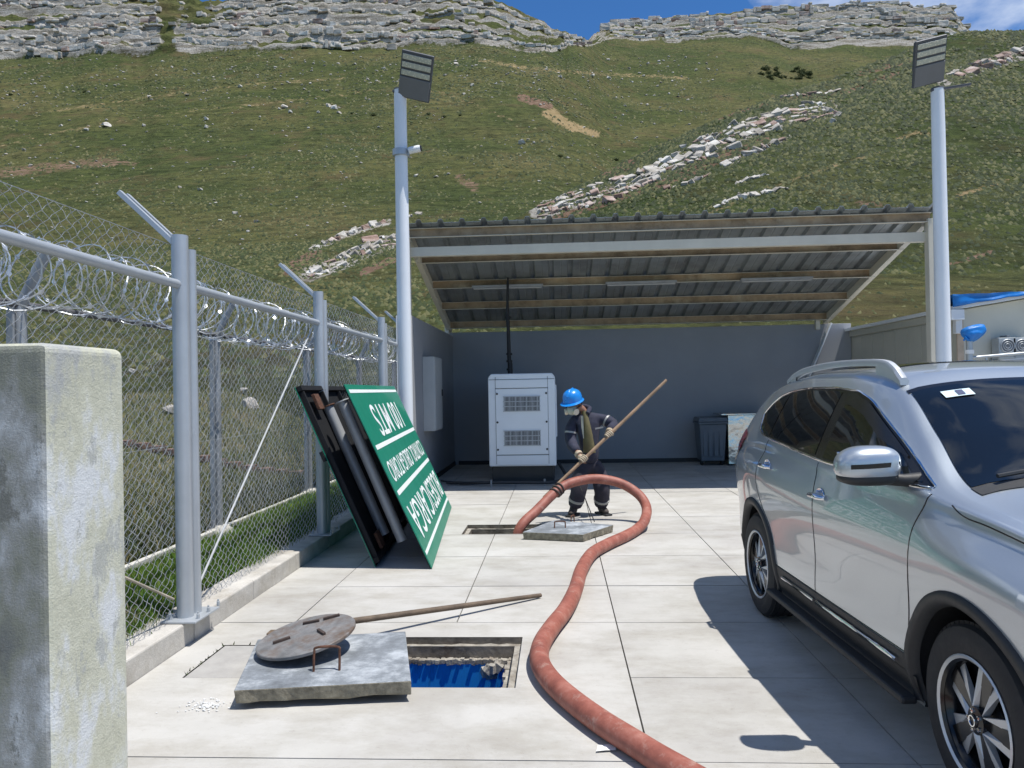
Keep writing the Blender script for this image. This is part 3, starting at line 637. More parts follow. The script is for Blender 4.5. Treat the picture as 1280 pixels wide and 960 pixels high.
# bins
bn = thing('wheelie_bin', 'dark grey plastic wheeled bin against the shelter back wall', 'bin', (3.13, 16.1, 0))
M_BIN = mat('bin_plastic', (.1, .125, .15), .5, 0, .1)
def tapered(m, c, w0, d0, w1, d1, z0, z1):
    m.add([(c[0]+sx*ww/2, c[1]+sy*dd/2, z) for (ww, dd, z) in ((w0, d0, z0), (w1, d1, z1)) for sx, sy in ((-1, -1), (1, -1), (1, 1), (-1, 1))], [(3, 2, 1, 0), (4, 5, 6, 7)]+[(i, (i+1) % 4, 4+(i+1) % 4, 4+i) for i in range(4)]); return m
tapered(MB(), (3.13, 16.1), .46, .5, .55, .62, .1, .86).build('body', M_BIN, bn, world=True, bevel=.02)
for i in range(4): tapered(MB(), (2.97+i*.107, 15.815), .07, .03, .075, .03, .2, .8).build('rib', M_BIN, bn, world=True, bevel=.006)
ld = tapered(MB(), (3.13, 16.08), .6, .68, .56, .6, .9, .99).build('lid', M_BIN, bn, world=True, bevel=.02)
MB().box((3.13, 16.08, .875), (.6, .67, .035)).build('rim', M_BIN, bn, world=True, bevel=.008)
for sx in (-1, 1):
    MB().lathe([(.02, -.025), (.09, -.025), (.1, -.01), (.1, .01), (.09, .025), (.02, .025)], 20, Matrix.Translation((3.13+sx*.2, 16.0, .1)) @ Matrix.Rotation(math.pi/2, 4, 'Y')).build('wheel', M_BLACK, bn, smooth=40, world=True)
sb = thing('steel_box', 'shiny stainless steel box beside the dark wheeled bin', 'steel box', (3.95, 16.2, 0))
M_STEEL, t_, b_ = nodes('brushed_steel'); b_.inputs['Metallic'].default_value = 1; b_.inputs['Base Color'].default_value = (.62, .61, .57, 1); b_.inputs['Roughness'].default_value = .24
g_ = N(t_, 'ShaderNodeTexCoord').outputs['Object']; bump(t_, b_, noise(t_, 2.2, 3, .5, g_), .35, .12)
MB().box((3.93, 16.2, .53), (.98, .7, 1.0)).build('body', M_STEEL, sb, world=True, bevel=.01)
MB().box((3.87, 16.17, 1.045), (1.16, .82, .03)).build('lid', M_STEEL, sb, world=True, bevel=.006)
for sx in (-.4, .4):
    for sy in (-.25, .25): MB().box((3.93+sx, 16.2+sy, .018), (.05, .05, .036)).build('foot', M_BLACK, sb, world=True)

# ---- cabin on the right
cb = thing('cabin', 'cream panelled prefabricated cabin beside the shelter with blue tarp on its roof', 'cabin', (8.5, 15, 0))
M_PAN = mat('cream_panel', (.5, .48, .4), .6, 0, .05, 2); M_PAN2 = mat('cream_front', (.56, .55, .47), .6, 0, .06, 2)
def roofz(X): return 2.72+.15*(X-6.17)
MB().box((6.33, 14.95, 1.36), (.06, 4.85, 2.74)).build('side_wall', M_PAN, cb, world=True)
for i in range(9):
    MB().box((6.294, 12.62+i*.52+.26, 1.3), (.012, .5, 2.6)).build('panel', M_PAN, cb, world=True, bevel=.003)
MB().box((6.275, 14.95, 2.68), (.06, 4.86, .12)).build('top_trim', M_PAN, cb, world=True, bevel=.004)
fw = MB(); fw.add([(6.30, 12.5, 0), (11.5, 12.5, 0), (11.5, 12.5, roofz(11.5)), (6.30, 12.5, roofz(6.30)), (6.30, 12.58, 0), (11.5, 12.58, 0), (11.5, 12.58, roofz(11.5)), (6.30, 12.58, roofz(6.3))], [(0, 1, 2, 3), (7, 6, 5, 4), (0, 4, 5, 1), (3, 2, 6, 7), (1, 5, 6, 2), (0, 3, 7, 4)])
fw.build('front_wall', M_PAN2, cb, world=True)
MB().box((6.34, 12.488, 1.34), (.1, .03, 2.68)).build('corner_trim', mat('corner_tan', (.5, .4, .3), .6), cb, world=True, bevel=.003)
MB().bar((6.14, 14.9, roofz(6.14)+.05), (11.7, 14.9, roofz(11.7)+.05), 5.2, .06).build('roof', M_WHITE, cb, world=True)
MB().box((6.2, 12.32, 2.66), (.2, .12, .16)).build('eave_bracket', M_WHITE, cb, world=True, bevel=.005)
MB().box((6.27, 12.42, 2.5), (.1, .1, .25)).build('downpipe', M_WHITE, cb, world=True, bevel=.005)
M_TARP = mat('blue_tarp', (.004, .16, .5), .42, 0, .25, 5, bmp=.6, bscale=9)
tg = []
for i in range(46):
    X = 6.12+i*.12; row = []
    zt_ = max(2.97+.02*(X-6.1), roofz(X)+.1); dropl = zt_-roofz(X)-.06+.03*fbm(np.array(X*2.), np.array(.3), 3)
    for j in range(11):
        v = j/10
        if v < .5: Y = 13.0-(13.0-12.25)*v*2; z = roofz(X)+.09+(zt_-roofz(X)-.09)*min(1, v*2.6)+.025*fbm(np.array(X*5), np.array(Y*2), 4)
        else: Y = 12.25+.03*fbm(np.array(X*4.), np.array(v*6), 5)-.02*(v-.5); z = zt_+.02*fbm(np.array(X*5), np.array(3.), 4)-max(.06, dropl)*(v-.5)*2
        row.append((X, float(Y), float(z)))
    tg.append(row)
to = MB().grid(tg).build('roof_tarp', M_TARP, smooth=60); sm_ = to.modifiers.new('thick', 'SOLIDIFY'); sm_.thickness = .008
tag(to, 'crinkled blue plastic tarp folded over the cabin roof edge', 'tarp')
M_GALV = mat('galvanised_pipe', (.42, .45, .47), .45, .6, .1, 6)
rl = thing('handrail', 'grey pipe handrail in front of the cream cabin wall', 'handrail', (6.6, 12.0, 0))
pz = onY(1212, 440, 12.0); X0 = pz.x
MB().tube([(X0, 12, 0), (X0, 12, 2.3)], .045, 10).build('post', M_GALV, rl, smooth=50, world=True)
MB().tube([(X0, 12, 1.98), (X0+.9, 12, 2.04)], .022, 8).build('rail', M_GALV, rl, smooth=50, world=True)
for dx in (.24, .88): MB().tube([(X0+dx, 12, 0), (X0+dx, 12, 2.0)], .018, 8).build('baluster', M_GALV, rl, smooth=50, world=True)
MB().lathe([(.047, -.03), (.06, -.03), (.06, .03), (.047, .03)], 12, Matrix.Translation((X0, 12, 2.07))).build('sleeve', M_WHITE, rl, world=True)
bagp = onY(1214, 417, 12.0); bm_ = bmesh.new(); bmesh.ops.create_icosphere(bm_, subdivisions=4, radius=1)
for v in bm_.verts:
    p = v.co.copy(); r = 1+.16*float(fbm(np.array(p.x*2.2+3), np.array(p.y*2+p.z*2.5), 9))
    t = (p.z+1)/2; wx = .07+.17*t**.8; v.co = Vector((p.x*wx*r+.055*t+.02, p.y*.1*r, p.z*.135*r*(1+.22*p.x*(t > .5))))
me = bpy.data.meshes.new('plastic_bag'); bm_.to_mesh(me); bm_.free(); me.materials.append(M_TARP); me.shade_smooth()
bg_ = bpy.data.objects.new('plastic_bag', me); COL.objects.link(bg_); bg_.location = (X0, 12.0, bagp.z); tag(bg_, 'blue plastic bag tied over the top of the handrail post', 'bag')
MB().tube([(-.045, -.06, -.1), (-.09, -.06, -.07), (-.11, -.05, -.11)], [.02, .03, .012], 6).build('knot', M_TARP, bg_, smooth=60)
for k, (xa, lb) in enumerate(((1247, 'air conditioner condenser by the vertical duct on the cabin wall'), (1265, 'air conditioner condenser beyond the vertical duct on the cabin wall'))):
    p = onY(xa, 449, 12.3); q = onY(xa+14, 425, 12.3); ac = thing('condenser_unit', lb, 'air conditioner', (p.x, 12.3, p.z)); wx = .26
    MB().box((p.x+wx/2, 12.36, p.z+.16), (wx, .2, .34)).build('case', mat('condenser_grey', (.38, .41, .42), .5, .1), ac, world=True, bevel=.01)
    for r in (.1, .065, .035): MB().tube([(p.x+wx/2+r*math.cos(a*math.pi/10), 12.252, p.z+.2+r*math.sin(a*math.pi/10)) for a in range(20)], .009, 5, closed=True).build('fan_guard_ring', M_GALV, ac, world=True)
    MB().lathe([(.002, 0), (.1, 0), (.1, .012), (.002, .012)], 24, Matrix.Translation((p.x+wx/2, 12.258, p.z+.2)) @ Matrix.Rotation(math.pi/2, 4, 'X')).build('fan_opening', mat('fan_dark', (.12, .13, .14), .6), ac, world=True)
    for z in (.02, .045, .07): MB().box((p.x+wx/2, 12.255, p.z+z), (wx*.9, .012, .01)).build('louvre', M_GALV, ac, world=True)
    MB().box((p.x+wx/2, 12.4, p.z-.03), (wx+.04, .2, .03)).build('shelf', M_GALV, ac, world=True)
dk = onY(1262, 435, 12.25); MB_ = MB().box((dk.x, 12.37, dk.z+.02), (.045, .2, .36)); tag(MB_.build('wall_duct', mat('duct_grey', (.2, .22, .24), .5, .3), bevel=.004), 'dark vertical duct between two condensers on the cabin wall', 'duct')

# ---- light poles
M_POLE = mat('pole_white', (.72, .75, .78), .4, 0, .03, 2); M_LAMP = mat('lamp_grey', (.085, .09, .1), .55, .2, .1)
def led_mat():
    m, t, b = nodes('led_lens'); b.inputs['Roughness'].default_value = .35
    g = N(t, 'ShaderNodeTexCoord').outputs['Object']; v = N(t, 'ShaderNodeTexVoronoi', Scale=38.); t.links.new(g, v.inputs['Vector'])
    t.links.new(ramp(t, v.outputs['Distance'], [(.2, (.62, .6, .47)), (.5, (.42, .43, .36))]), b.inputs['Base Color']); return m
M_LED = led_mat()
def light_pole(x, y, h, label, yaw, roll, tilt, head, side, camlabel=None):
    o = thing('light_pole', label, 'light pole', (x, y, 0), 'floodlight poles')
    MB().tube([(0, 0, -.02), (0, 0, h*.5), (0, 0, h)], [.105, .1, .088], 20).build('pole', M_POLE, o, smooth=50)
    MB().lathe([(.001, 0), (.092, 0), (.088, .02), (.001, .03)], 20, Matrix.Translation((0, 0, h)), False).build('cap', M_LAMP, o)
    MB().box((0, 0, .01), (.34, .34, .024)).build('base_plate', M_POLE, o, bevel=.004)
    MB().bar((-.1*side, -.02, h-.02), (.42*side, -.1, h+.02), .05, .03).build('arm', M_LAMP, o, bevel=.004)
    hd = bpy.data.objects.new('floodlight', None); COL.objects.link(hd); hd.parent = o
    hd.matrix_local = Matrix.Translation(head) @ Matrix.Rotation(yaw, 4, 'Z') @ Matrix.Rotation(tilt, 4, 'X') @ Matrix.Rotation(roll, 4, 'Y')
    W, Ht = .47, .64     # face in local xz, facing -y
    m = MB(); m.box((0, .02, 0), (W, .05, Ht)); ho = m.build('housing', M_LAMP, hd, bevel=.012)
    MB().box((0, -.012, -Ht*.26), (W*.96, .02, Ht*.43)).build('driver_cover', mat('lamp_cover', (.16, .165, .175), .5, .2, .05), hd, bevel=.006)
    for i in range(3):
        MB().box((0, -.012, .03+i*.105), (W*.9, .018, .073)).build('led_strip', M_LED, hd, bevel=.006)
    fn = MB()
    for i in range(9): fn.box((-W/2+.03+i*(W-.06)/8, .065, .1), (.008, .05, Ht*.6))
    fn.build('fins', M_LAMP, hd)
    return o
light_pole(-2.2, 11.0, 6.0, 'white floodlight pole beside the leaning green signs', math.radians(-12), math.radians(19), math.radians(30), (.27, -.22, 6.1), 1)
light_pole(5.6, 11.5, 5.88, 'white floodlight pole behind the silver car by the cabin', math.radians(14), math.radians(-16), math.radians(30), (-.2, -.22, 6.2), 1)
cc = thing('security_camera', 'small security camera clamped to the pole beside the green signs', 'camera', (-2.1, 10.93, 5.1))
zc_ = onY(508, 191, 11.0).z; cc.location.z = zc_
MB().lathe([(.105, -.05), (.125, -.045), (.125, .045), (.105, .05)], 16, Matrix.Translation((-.1, .07, 0))).build('clamp', M_GALV, cc)
MB().lathe([(.002, 0), (.045, 0), (.05, .02), (.05, .15), (.044, .17), (.002, .17)], 14, Matrix.Translation((.03, -.02, 0)) @ Matrix.Rotation(math.radians(80), 4, 'Y')).build('camera_body', M_WHITE, cc, smooth=40)
MB().lathe([(.002, 0), (.04, 0), (.042, .02), (.002, .022)], 14, Matrix.Translation((.197, -.02, .03)) @ Matrix.Rotation(math.radians(80), 4, 'Y')).build('lens', M_BLACK, cc)
# ================================================================== FENCES
M_WIRE = chain_mat(); M_PIPE = mat('fence_pipe', (.42, .45, .475), .42, .35, .08, 3); M_PIPE2 = mat('outer_fence_pipe', (.32, .34, .36), .55, .4, .2, 5)
def chain_bay(X, y0, y1, z0, z1, cell, r):
    m = MB(); Ht = z1-z0
    for fam in (1, -1):
        k0 = -int(1.4*Ht/cell)-1; k1 = int((y1-y0)/cell)+int(1.4*Ht/cell)+2
        for k in range(k0, k1):
            ys = y0+k*cell; pts = []
            n = int(Ht/(cell*.37))
            for i in range(n+1):
                z = z0+Ht*i/n; y = ys+fam*(z-z0)*1.35+(0 if fam == 1 else cell*.5)
                if y < y0-.001 or y > y1+.001: continue
                pts.append((X+(.006 if (i+k) % 2 else -.006)*fam+.012*math.sin(y*1.7+z), y+.004*math.sin(z*9+k), z))
            if len(pts) > 1: m.tube(pts, r, 3, caps=False)
    return m
FX = -2.5
M_GALVL = mat('brace_rod', (.55, .56, .56), .5, .3, .1)
fn = thing('inner_fence', 'galvanised chain link fence on paired pipe posts standing on the curb', 'fence', (FX, 5, 0))
PYS = [-.9, 2.05, 4.98, 7.95, 10.85, 12.9]
for i, Y in enumerate(PYS):
    ps = MB().tube([(FX, Y, .15), (FX, Y, 2.70)], .054, 16).build('post', M_PIPE, fn, smooth=50, world=True)
    MB().tube([(FX+.02, Y+.1, .15), (FX+.02, Y+.1, 2.62)], .04, 14).build('post', M_PIPE, fn, smooth=50, world=True)
    pt = MB().box((FX+.01, Y+.05, .158), (.24, .36, .012)).build('base_plate', M_PIPE, fn, world=True, bevel=.002)
    for dx, dy in ((-.09, -.1), (.1, -.1), (.1, .05), (.1, .2)):
        MB().lathe([(.012, 0), (.012, .03), (.007, .032), (.007, .045)], 6, Matrix.Translation((FX+.01+dx, Y+.05+dy, .164))).build('bolt', M_PIPE, pt, world=False).location = -Vector(fn.location)
    for dy in (-.02, .07):
        MB().bar((FX-.02, Y+dy, 2.64), (FX-.40, Y+dy, 3.0), .035, .035).build('arm', M_PIPE, fn, world=True, bevel=.003)
    MB().box((FX-.05, Y, 2.68), (.03, .05, .05)).build('bracket', M_PIPE, fn, world=True)
for a, b in zip(PYS[:-1], PYS[1:]):
    MB().tube([(FX, a+.13, 2.37), (FX, b-.04, 2.37)], .03, 12).build('rail', M_PIPE, fn, smooth=50, world=True)
    if b > 1.5:
        cbm = chain_bay(FX-.06, a, b, .17, 2.64, .095, .002).build('chain_link', M_WIRE, fn, world=True); cbm['kind'] = 'stuff'
        MB().tube([(FX-.06, a, 2.64), (FX-.06, b, 2.64)], .0025, 4).build('tension_wire', M_WIRE, fn, world=True)
        MB().tube([(FX-.06, a, 1.3), (FX-.06, b, 1.3)], .002, 4).build('tension_wire', M_WIRE, fn, world=True)
MB().tube([(FX-.03, 5.16, .25), (FX-.03, 7.85, 2.33)], .008, 6).build('diagonal_brace', M_GALVL, fn, smooth=60, world=True)
MB().tube([(FX-.04, 4.9, .3), (FX-.04, 4.0, .75), (FX-.04, 2.3, 1.55)], .009, 6).build('diagonal_brace', mat('old_cable', (.3, .27, .22), .8, 0, .3), fn, smooth=60, world=True)
OX = -3.62
f2 = thing('outer_fence', 'weathered outer chain link fence carrying the razor wire', 'fence', (OX, 8, 0))
OYS = [-1.0, 2.0, 4.98, 7.97, 10.96, 13.9, 16.9]
for Y in OYS:
    gz = .2
    MB().tube([(OX, Y, gz-.1), (OX, Y, 2.3)], .042, 12).build('post', M_PIPE2, f2, smooth=50, world=True)
    MB().tube([(OX, Y, 2.24), (OX+.2, Y, 2.62)], .036, 10).build('arm', M_PIPE2, f2, smooth=50, world=True)
    for s in (-1, 1): MB().bar((OX-.02, Y+s*.09, gz), (OX-.02, Y+s*.06, 2.25), .045, .02).build('stay', M_PIPE2, f2, world=True)
    ft = MB().lathe([(.002, 0), (.16, 0), (.14, .06), (.08, .1), (.002, .105)], 12, Matrix.Translation((OX, Y, gz-.05)), False).build('footing', mat('footing_concrete', (.4, .39, .36), .9, 0, .2, 12, bmp=.6), f2, smooth=70, world=True)
for a, b in zip(OYS[:-1], OYS[1:]):
    MB().tube([(OX, a, 2.27), (OX, b, 2.27)], .024, 10).build('rail', mat('rail_dark', (.1, .1, .105), .7, .2, .2), f2, smooth=50, world=True)
    MB().box((OX, (a+b)/2, .2), (.06, b-a-.02, .05)).build('ground_beam', mat('beam_concrete', (.5, .49, .45), .9, 0, .15, 8, bmp=.5), f2, world=True, bevel=.006)
    if b > 2:
        c2 = chain_bay(OX-.05, a, b, .24, 2.26, .1, .002).build('chain_link', M_WIRE, f2, world=True); c2['kind'] = 'stuff'
M_RAZ = mat('razor_wire_steel', (.6, .62, .63), .38, .75, .08, 6)
rz_ = thing('razor_wire', 'bright coil of razor wire strung along the outer fence', 'razor wire', (OX+.22, 8, 2.3))
for cidx, (cx, cz, rad, pitch, ph) in enumerate(((OX+.16, 2.47, .25, .27, 0.), (OX+.2, 2.45, .22, .36, 1.9))):
    pts = []; n = int(15.6/pitch*22); m = MB()
    for i in range(n):
        a = i/22*2*math.pi+ph; y = .8+i/22*pitch+.05*math.sin(a*2.1+ph); rr = rad*(1+.08*math.sin(a*.37)+.05*math.sin(a*.83))
        pts.append(Vector((cx+rr*math.cos(a), y, cz+rr*math.sin(a)+.03*math.sin(y*1.3))))
    m.tube(pts, .0055, 4)
    m.build('coil', M_RAZ, rz_, world=True)
    bb = MB()
    for i in range(1, n-1, 2):
        p = pts[i]; tg = (pts[i+1]-pts[i-1]).normalized(); nn = tg.orthogonal().normalized(); nn = Matrix.Rotation(random.uniform(0, 3), 3, tg) @ nn
        bb.add([p-tg*.03, p+nn*.018, p+tg*.03, p-nn*.018], [(0, 1, 2, 3)])
    o = bb.build('barbs', M_RAZ, rz_, world=True); o['kind'] = 'stuff'

# ---- pillar
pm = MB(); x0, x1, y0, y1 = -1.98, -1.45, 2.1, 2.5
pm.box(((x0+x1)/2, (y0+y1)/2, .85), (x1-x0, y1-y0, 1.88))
M_PR = pillar_mat('old_yellowed_paint', [(.38, (.4, .41, .39)), (.45, (.5, .5, .39)), (.53, (.56, .56, .45)), (.6, (.64, .66, .66))], (.4, .41, .38)); M_PF = pillar_mat('grey_render_painted_shade', [(.38, (.15, .16, .15)), (.46, (.2, .21, .17)), (.54, (.27, .28, .27)), (.62, (.46, .49, .51))], (.13, .135, .12))
pm.mi[2] = 1; pm.mi[5] = 1  # front and left faces: weathered grey patches, darkened further as painted shade
tag(pm.build('gate_pillar', [M_PR, M_PF], bevel=.028, seg=4), 'weathered concrete gate pillar with patchy pale yellow and grey paint and shade painted on its front', 'pillar')

# ================================================================== SIGNS
M_GREEN = mat('sign_green', (.004, .19, .115), .42, 0, .05, 2, coat=.1); M_SW = mat('sign_white', (.72, .76, .75), .5, 0, .03); M_SBK = mat('sign_back', (.014, .015, .017), .8, 0, .2, 3, spec=.2); M_STEELG = mat('pipe_grey', (.36, .38, .4), .5, .3, .1, 5)
def text_mesh(txt, size, m):
    c = bpy.data.curves.new('txt', 'FONT'); c.body = txt; c.size = size; c.align_x = 'CENTER'; c.align_y = 'CENTER'; c.extrude = .0008; c.offset = size*.004
    o = bpy.data.objects.new('txt', c); COL.objects.link(o); dg = bpy.context.evaluated_depsgraph_get(); me = bpy.data.meshes.new_from_object(o.evaluated_get(dg))
    bpy.data.objects.remove(o); me.materials.clear(); me.materials.append(m); return me
def sign_frame(A_, B_, D_):
    A_, B_, D_ = Vector(A_), Vector(B_), Vector(D_); u = (B_-A_); Lu = u.length; u.normalize(); v = (D_-A_); v -= u*v.dot(u); Lv = v.length; v.normalize(); n = u.cross(v)
    M = Matrix(((u.x, v.x, n.x, A_.x), (u.y, v.y, n.y, A_.y), (u.z, v.z, n.z, A_.z), (0, 0, 0, 1))); return M, Lu, Lv
# n = u x v for u=+y-ish, v=up/left  -> points to +x/up: the visible side
A1 = (-1.175, 6.98, .012); M1, LU, LV = sign_frame(A1, (-1.5, 10.62, .012), (-1.955, 7.08, 1.71))
s1 = thing('road_sign', 'green road sign leaning with its white lettering upside down', 'road sign', A1, 'leaning road signs'); s1.matrix_world = M1
MB().box((LU/2, LV/2, -.008), (LU, LV, .012)).build('panel', [M_GREEN], s1, bevel=.003)
MB().box((LU/2, LV/2, -.0185), (LU-.01, LV-.01, .006)).build('back_sheet', M_SBK, s1)
for v0 in (.06, .385, .635, .945):
    MB().box((LU/2, LV*v0+.03, -.0002), (LU-(.12 if v0 > .1 else .06), .045 if .1 < v0 < .9 else .035, .002)).build('white_stripe', M_SW, s1)
for txt, vc, hh, wdt in (('BUSES/CARGA', .235, .36, 3.3), ('CONTROL OBLIGATORIO', .515, .21, 3.3), ('100 MTS', .795, .35, 2.1)):
    me = text_mesh(txt, hh*1.42, M_SW); xs_ = [v.co.x for v in me.vertices]; x0_, x1_ = min(xs_), max(xs_); sx = wdt/(x1_-x0_); ws_ = txt.split(' ')
    for iw, wd_ in enumerate(ws_):          # each word a piece of its own, at its place in the line
        mw = me if len(ws_) == 1 else text_mesh(wd_, hh*1.42, M_SW); a_ = [v.co.x for v in mw.vertices]; dx_ = 0 if len(ws_) == 1 else (x0_-min(a_) if iw == 0 else x1_-max(a_)); mw.transform(Matrix.Translation((dx_, 0, 0)))
        o = child('lettering', mw, s1); o.matrix_local = Matrix.Translation((LU/2, LV*vc, .0008)) @ Matrix.Rotation(math.pi, 4, 'Z') @ Matrix.Diagonal((sx, 1, 1, 1)); o['label'] = 'white upside down lettering'
for fr_ in (.25, .5, .75): MB().box((LU/2, LV*fr_, -.045), (LU-.5, .05, .045)).build('back_rib', M_SBK, s1)
# second sign, its framed black back towards us
A2_ = (-1.70, 7.08, .012); M2, LU2, LV2 = sign_frame(A2_, (-2.02, 10.6, .012), (-2.425, 7.12, 1.70))
s2 = thing('road_sign', 'road sign turned away showing its black framed back', 'road sign', A2_, 'leaning road signs'); s2.matrix_world = M2
MB().box((LU2/2, LV2/2, -.03), (LU2, LV2, .008)).build('panel', M_GREEN, s2, bevel=.002)
MB().box((LU2/2, LV2/2, -.022), (LU2-.01, LV2-.01, .006)).build('back_sheet', M_SBK, s2)
for v0 in (.03, .985): MB().box((LU2/2, LV2*v0, .004), (LU2, .05, .05)).build('frame_bar', M_SBK, s2, bevel=.003)
for u0 in (.012, .25, .5, .75, .988): MB().box((LU2*u0, LV2/2, .003), (.04, LV2-.12, .045)).build('frame_bar', M_SBK, s2, bevel=.003)
for u0, v0 in ((.1, .9), (.1, .1)): MB().box((LU2*u0, LV2*v0, .04), (.2, .16, .03)).build('mounting_plate', M_RUST, s2, bevel=.003)
MB().box((.03, LV2*.62, -.05), (.12, .1, .03)).build('hinge_bracket', M_SBK, s2)
for k, (u0, hgt, vlo, vhi) in enumerate(((.5, .2, .1, .93), (.95, .1, .06, .9), (1.3, .22, .1, .93))):
    tag_p = thing('sign_post', ('grey steel post pipe lying between the two leaning signs', 'dark post pipe wedged behind the grey one between the signs', 'post pipe lying deepest between the two leaning signs')[k], 'post pipe', (0, 0, 0)); tag_p.matrix_world = M2
    Yp = (7.4, 7.75, 8.2)[k]; b0 = onY(*((503, 676), (481, 668), (520, 655))[k], Yp); b1 = onY(*((428, 502), (410, 508), (452, 505))[k], Yp); tag_p.matrix_world = Matrix.Translation(b0); ax_ = (b1-b0)
    MB().tube([(0, 0, 0), ax_], .052, 16).build('pipe', M_STEELG, tag_p, smooth=50)
    MB().lathe([(.05, -.004), (.075, -.004), (.075, .008), (.05, .008)], 16, Matrix.Translation(ax_) @ ax_.to_track_quat('Z', 'Y').to_matrix().to_4x4()).build('flange', M_STEELG if k == 0 else M_RUST, tag_p, bevel=.002)

# ================================================================== HOSE, POLE
M_HOSE = hose_mat(); HR = .058
def hz_(x, y): p = onZ(x, y, HR); return p
hp_ = [Vector((-.62, 8.9, -.9)), Vector((-.55, 8.86, -.45)), onY(648, 664, 8.83), onY(672, 637, 9.05), onY(697, 613, 9.3), onY(716, 603, 9.42), onY(745, 598.5, 9.5), onY(775, 604, 9.5), onY(798, 618, 9.4), onY(808, 634, 9.22), onZ(806, 650, .12), onZ(797, 661, .062),
       hz_(782, 670), hz_(760, 680), hz_(740, 692), hz_(727, 712), hz_(719, 738), hz_(707, 762), hz_(690, 784), hz_(678, 803), hz_(674, 822), hz_(682, 842), hz_(704, 866), hz_(745, 898), hz_(795, 930), hz_(850, 963)]
e_ = hp_[-1]-hp_[-2]; e_.z = 0; e_.normalize()
hp_ += [hp_[-1]+e_*.6+Vector((.05, 0, 0)), hp_[-1]+e_*1.5+Vector((.3, 0, 0)), hp_[-1]+e_*3+Vector((1.0, -.5, 0))]
hs = thing('suction_hose', 'thick red rubber suction hose snaking over the yard into the pit', 'hose', (0, 6, 0))
MB().tube(spline(hp_, 7), HR, 18).build('hose', M_HOSE, hs, smooth=60, world=True)
pp0 = onY(660, 641, 9.18); ppt = onY(833, 475, 9.93); pdir = (ppt-pp0).normalized()
pol = thing('wooden_pole', 'long pale wooden pole held by the worker and lashed to the hose', 'pole', pp0)
off = Vector((.0, .05, .07)); pA_ = onY(688, 614, 9.36); 
def pole_pt(px_): t = (px_-688)/(833-688); return pA_.lerp(ppt, t)
pts = [pole_pt(680)]+[pole_pt(x) for x in (700, 730, 760, 790, 815, 833)]
MB().tube(pts, [.019, .02, .021, .021, .02, .019, .018], 10).build('shaft', mat('pole_wood', (.27, .18, .11), .7, 0, .3, 9, bmp=.4), pol, smooth=50, world=True)
cl = pole_pt(692); hd_ = (hp_[4]-hp_[3]).normalized(); q = hd_.to_track_quat('Z', 'Y').to_matrix().to_4x4()
for k in range(3): MB().lathe([(HR+.004, -.008), (HR+.02, -.006), (HR+.02, .006), (HR+.004, .008)], 16, Matrix.Translation(hp_[4]-hd_*(.05-.045*k)) @ q @ Matrix.Rotation(.2*(k-1), 4, 'X')).build('lashing', mat('lashing_dark', (.07, .055, .05), .85, 0, .3), hs, smooth=40, world=True)
MB().tube([hp_[4]+Vector((-.02, -.02, .06)), cl+Vector((0, 0, .03)), pole_pt(688)+Vector((.03, -.03, -.02)), hp_[4]+Vector((.03, -.06, -.02))], .011, 6).build('lashing', mat('lashing_dark', (.07, .055, .05)), hs, world=True)

# ================================================================== WORKER
wk = thing('person', 'worker in navy coverall, blue hard hat and respirator gripping the wooden pole', 'person', (.36, 9.93, 0))
def skin(name, nodes_, edges, mats, parent, sub=2):
    """nodes_: list of (pos, rx, ry)"""
    me = bpy.data.meshes.new(name); me.from_pydata([n[0] for n in nodes_], edges, []); o = bpy.data.objects.new(name, me); COL.objects.link(o)
    sk = o.modifiers.new('skin', 'SKIN'); sk.use_smooth_shade = True; sk.branch_smoothing = .6
    for i, n in enumerate(nodes_): me.skin_vertices[0].data[i].radius = (n[1], n[2])
    me.skin_vertices[0].data[0].use_root = True
    s = o.modifiers.new('sub', 'SUBSURF'); s.levels = sub; s.render_levels = sub
    dg = bpy.context.evaluated_depsgraph_get(); m2 = bpy.data.meshes.new_from_object(o.evaluated_get(dg)); bpy.data.objects.remove(o)
    m2.materials.clear()
    for m in mats: m2.materials.append(m)
    m2.polygons.foreach_set('material_index', [0]*len(m2.polygons)); m2.shade_smooth(); m2.transform(Matrix.Translation(-Vector(parent.location)))
    r = bpy.data.objects.new(name, m2); COL.objects.link(r); r.parent = parent; return r
M_NAVY = mat('navy_cloth', (.022, .024, .045), .85, 0, .3, 9, bmp=.9, bscale=16); M_NAVY2 = mat('navy_trousers', (.026, .024, .036), .85, 0, .35, 8, bmp=.9, bscale=14)
M_SKIN = mat('skin', (.3, .15, .095), .5, 0, .1, 9); M_GLOVE = mat('work_glove', (.4, .33, .24), .85, 0, .35, 20, bmp=.5); M_BOOT = mat('boot_leather', (.06, .048, .04), .7, 0, .4, 12)
M_OLIVE = mat('olive_shirt', (.115, .1, .045), .85, 0, .2, 8, bmp=.5, bscale=20); M_REFL = mat('reflective_band', (.3, .3, .285), .4, .1, .1); M_HAT = mat('hard_hat_blue', (.006, .2, .6), .3, 0, .03, coat=.3)
Yb_ = 9.95
def wp(x, y, Y=Yb_): return onY(x, y, Y)
head = wp(716, 506, 9.82); neck = wp(729, 512, 9.92); shR = wp(716, 523, 9.92); shL = wp(749, 521, 9.98); chest = wp(734, 534); belly = wp(737, 558); pel = wp(737, 580)
elR = wp(712, 552, 9.86); haR = pole_pt(727)+Vector((-.02, .03, .03)); elL = wp(768, 531, 9.9); haL = pole_pt(757)+Vector((.01, .03, .03))
hiR = wp(726, 588, 9.93); hiL = wp(749, 588, 9.97); knR = wp(723, 616, 9.82); knL = wp(753, 616, 9.86); anR = wp(718, 637, 9.9); anL = wp(751, 637, 9.99)
anR.z = .1; anL.z = .1
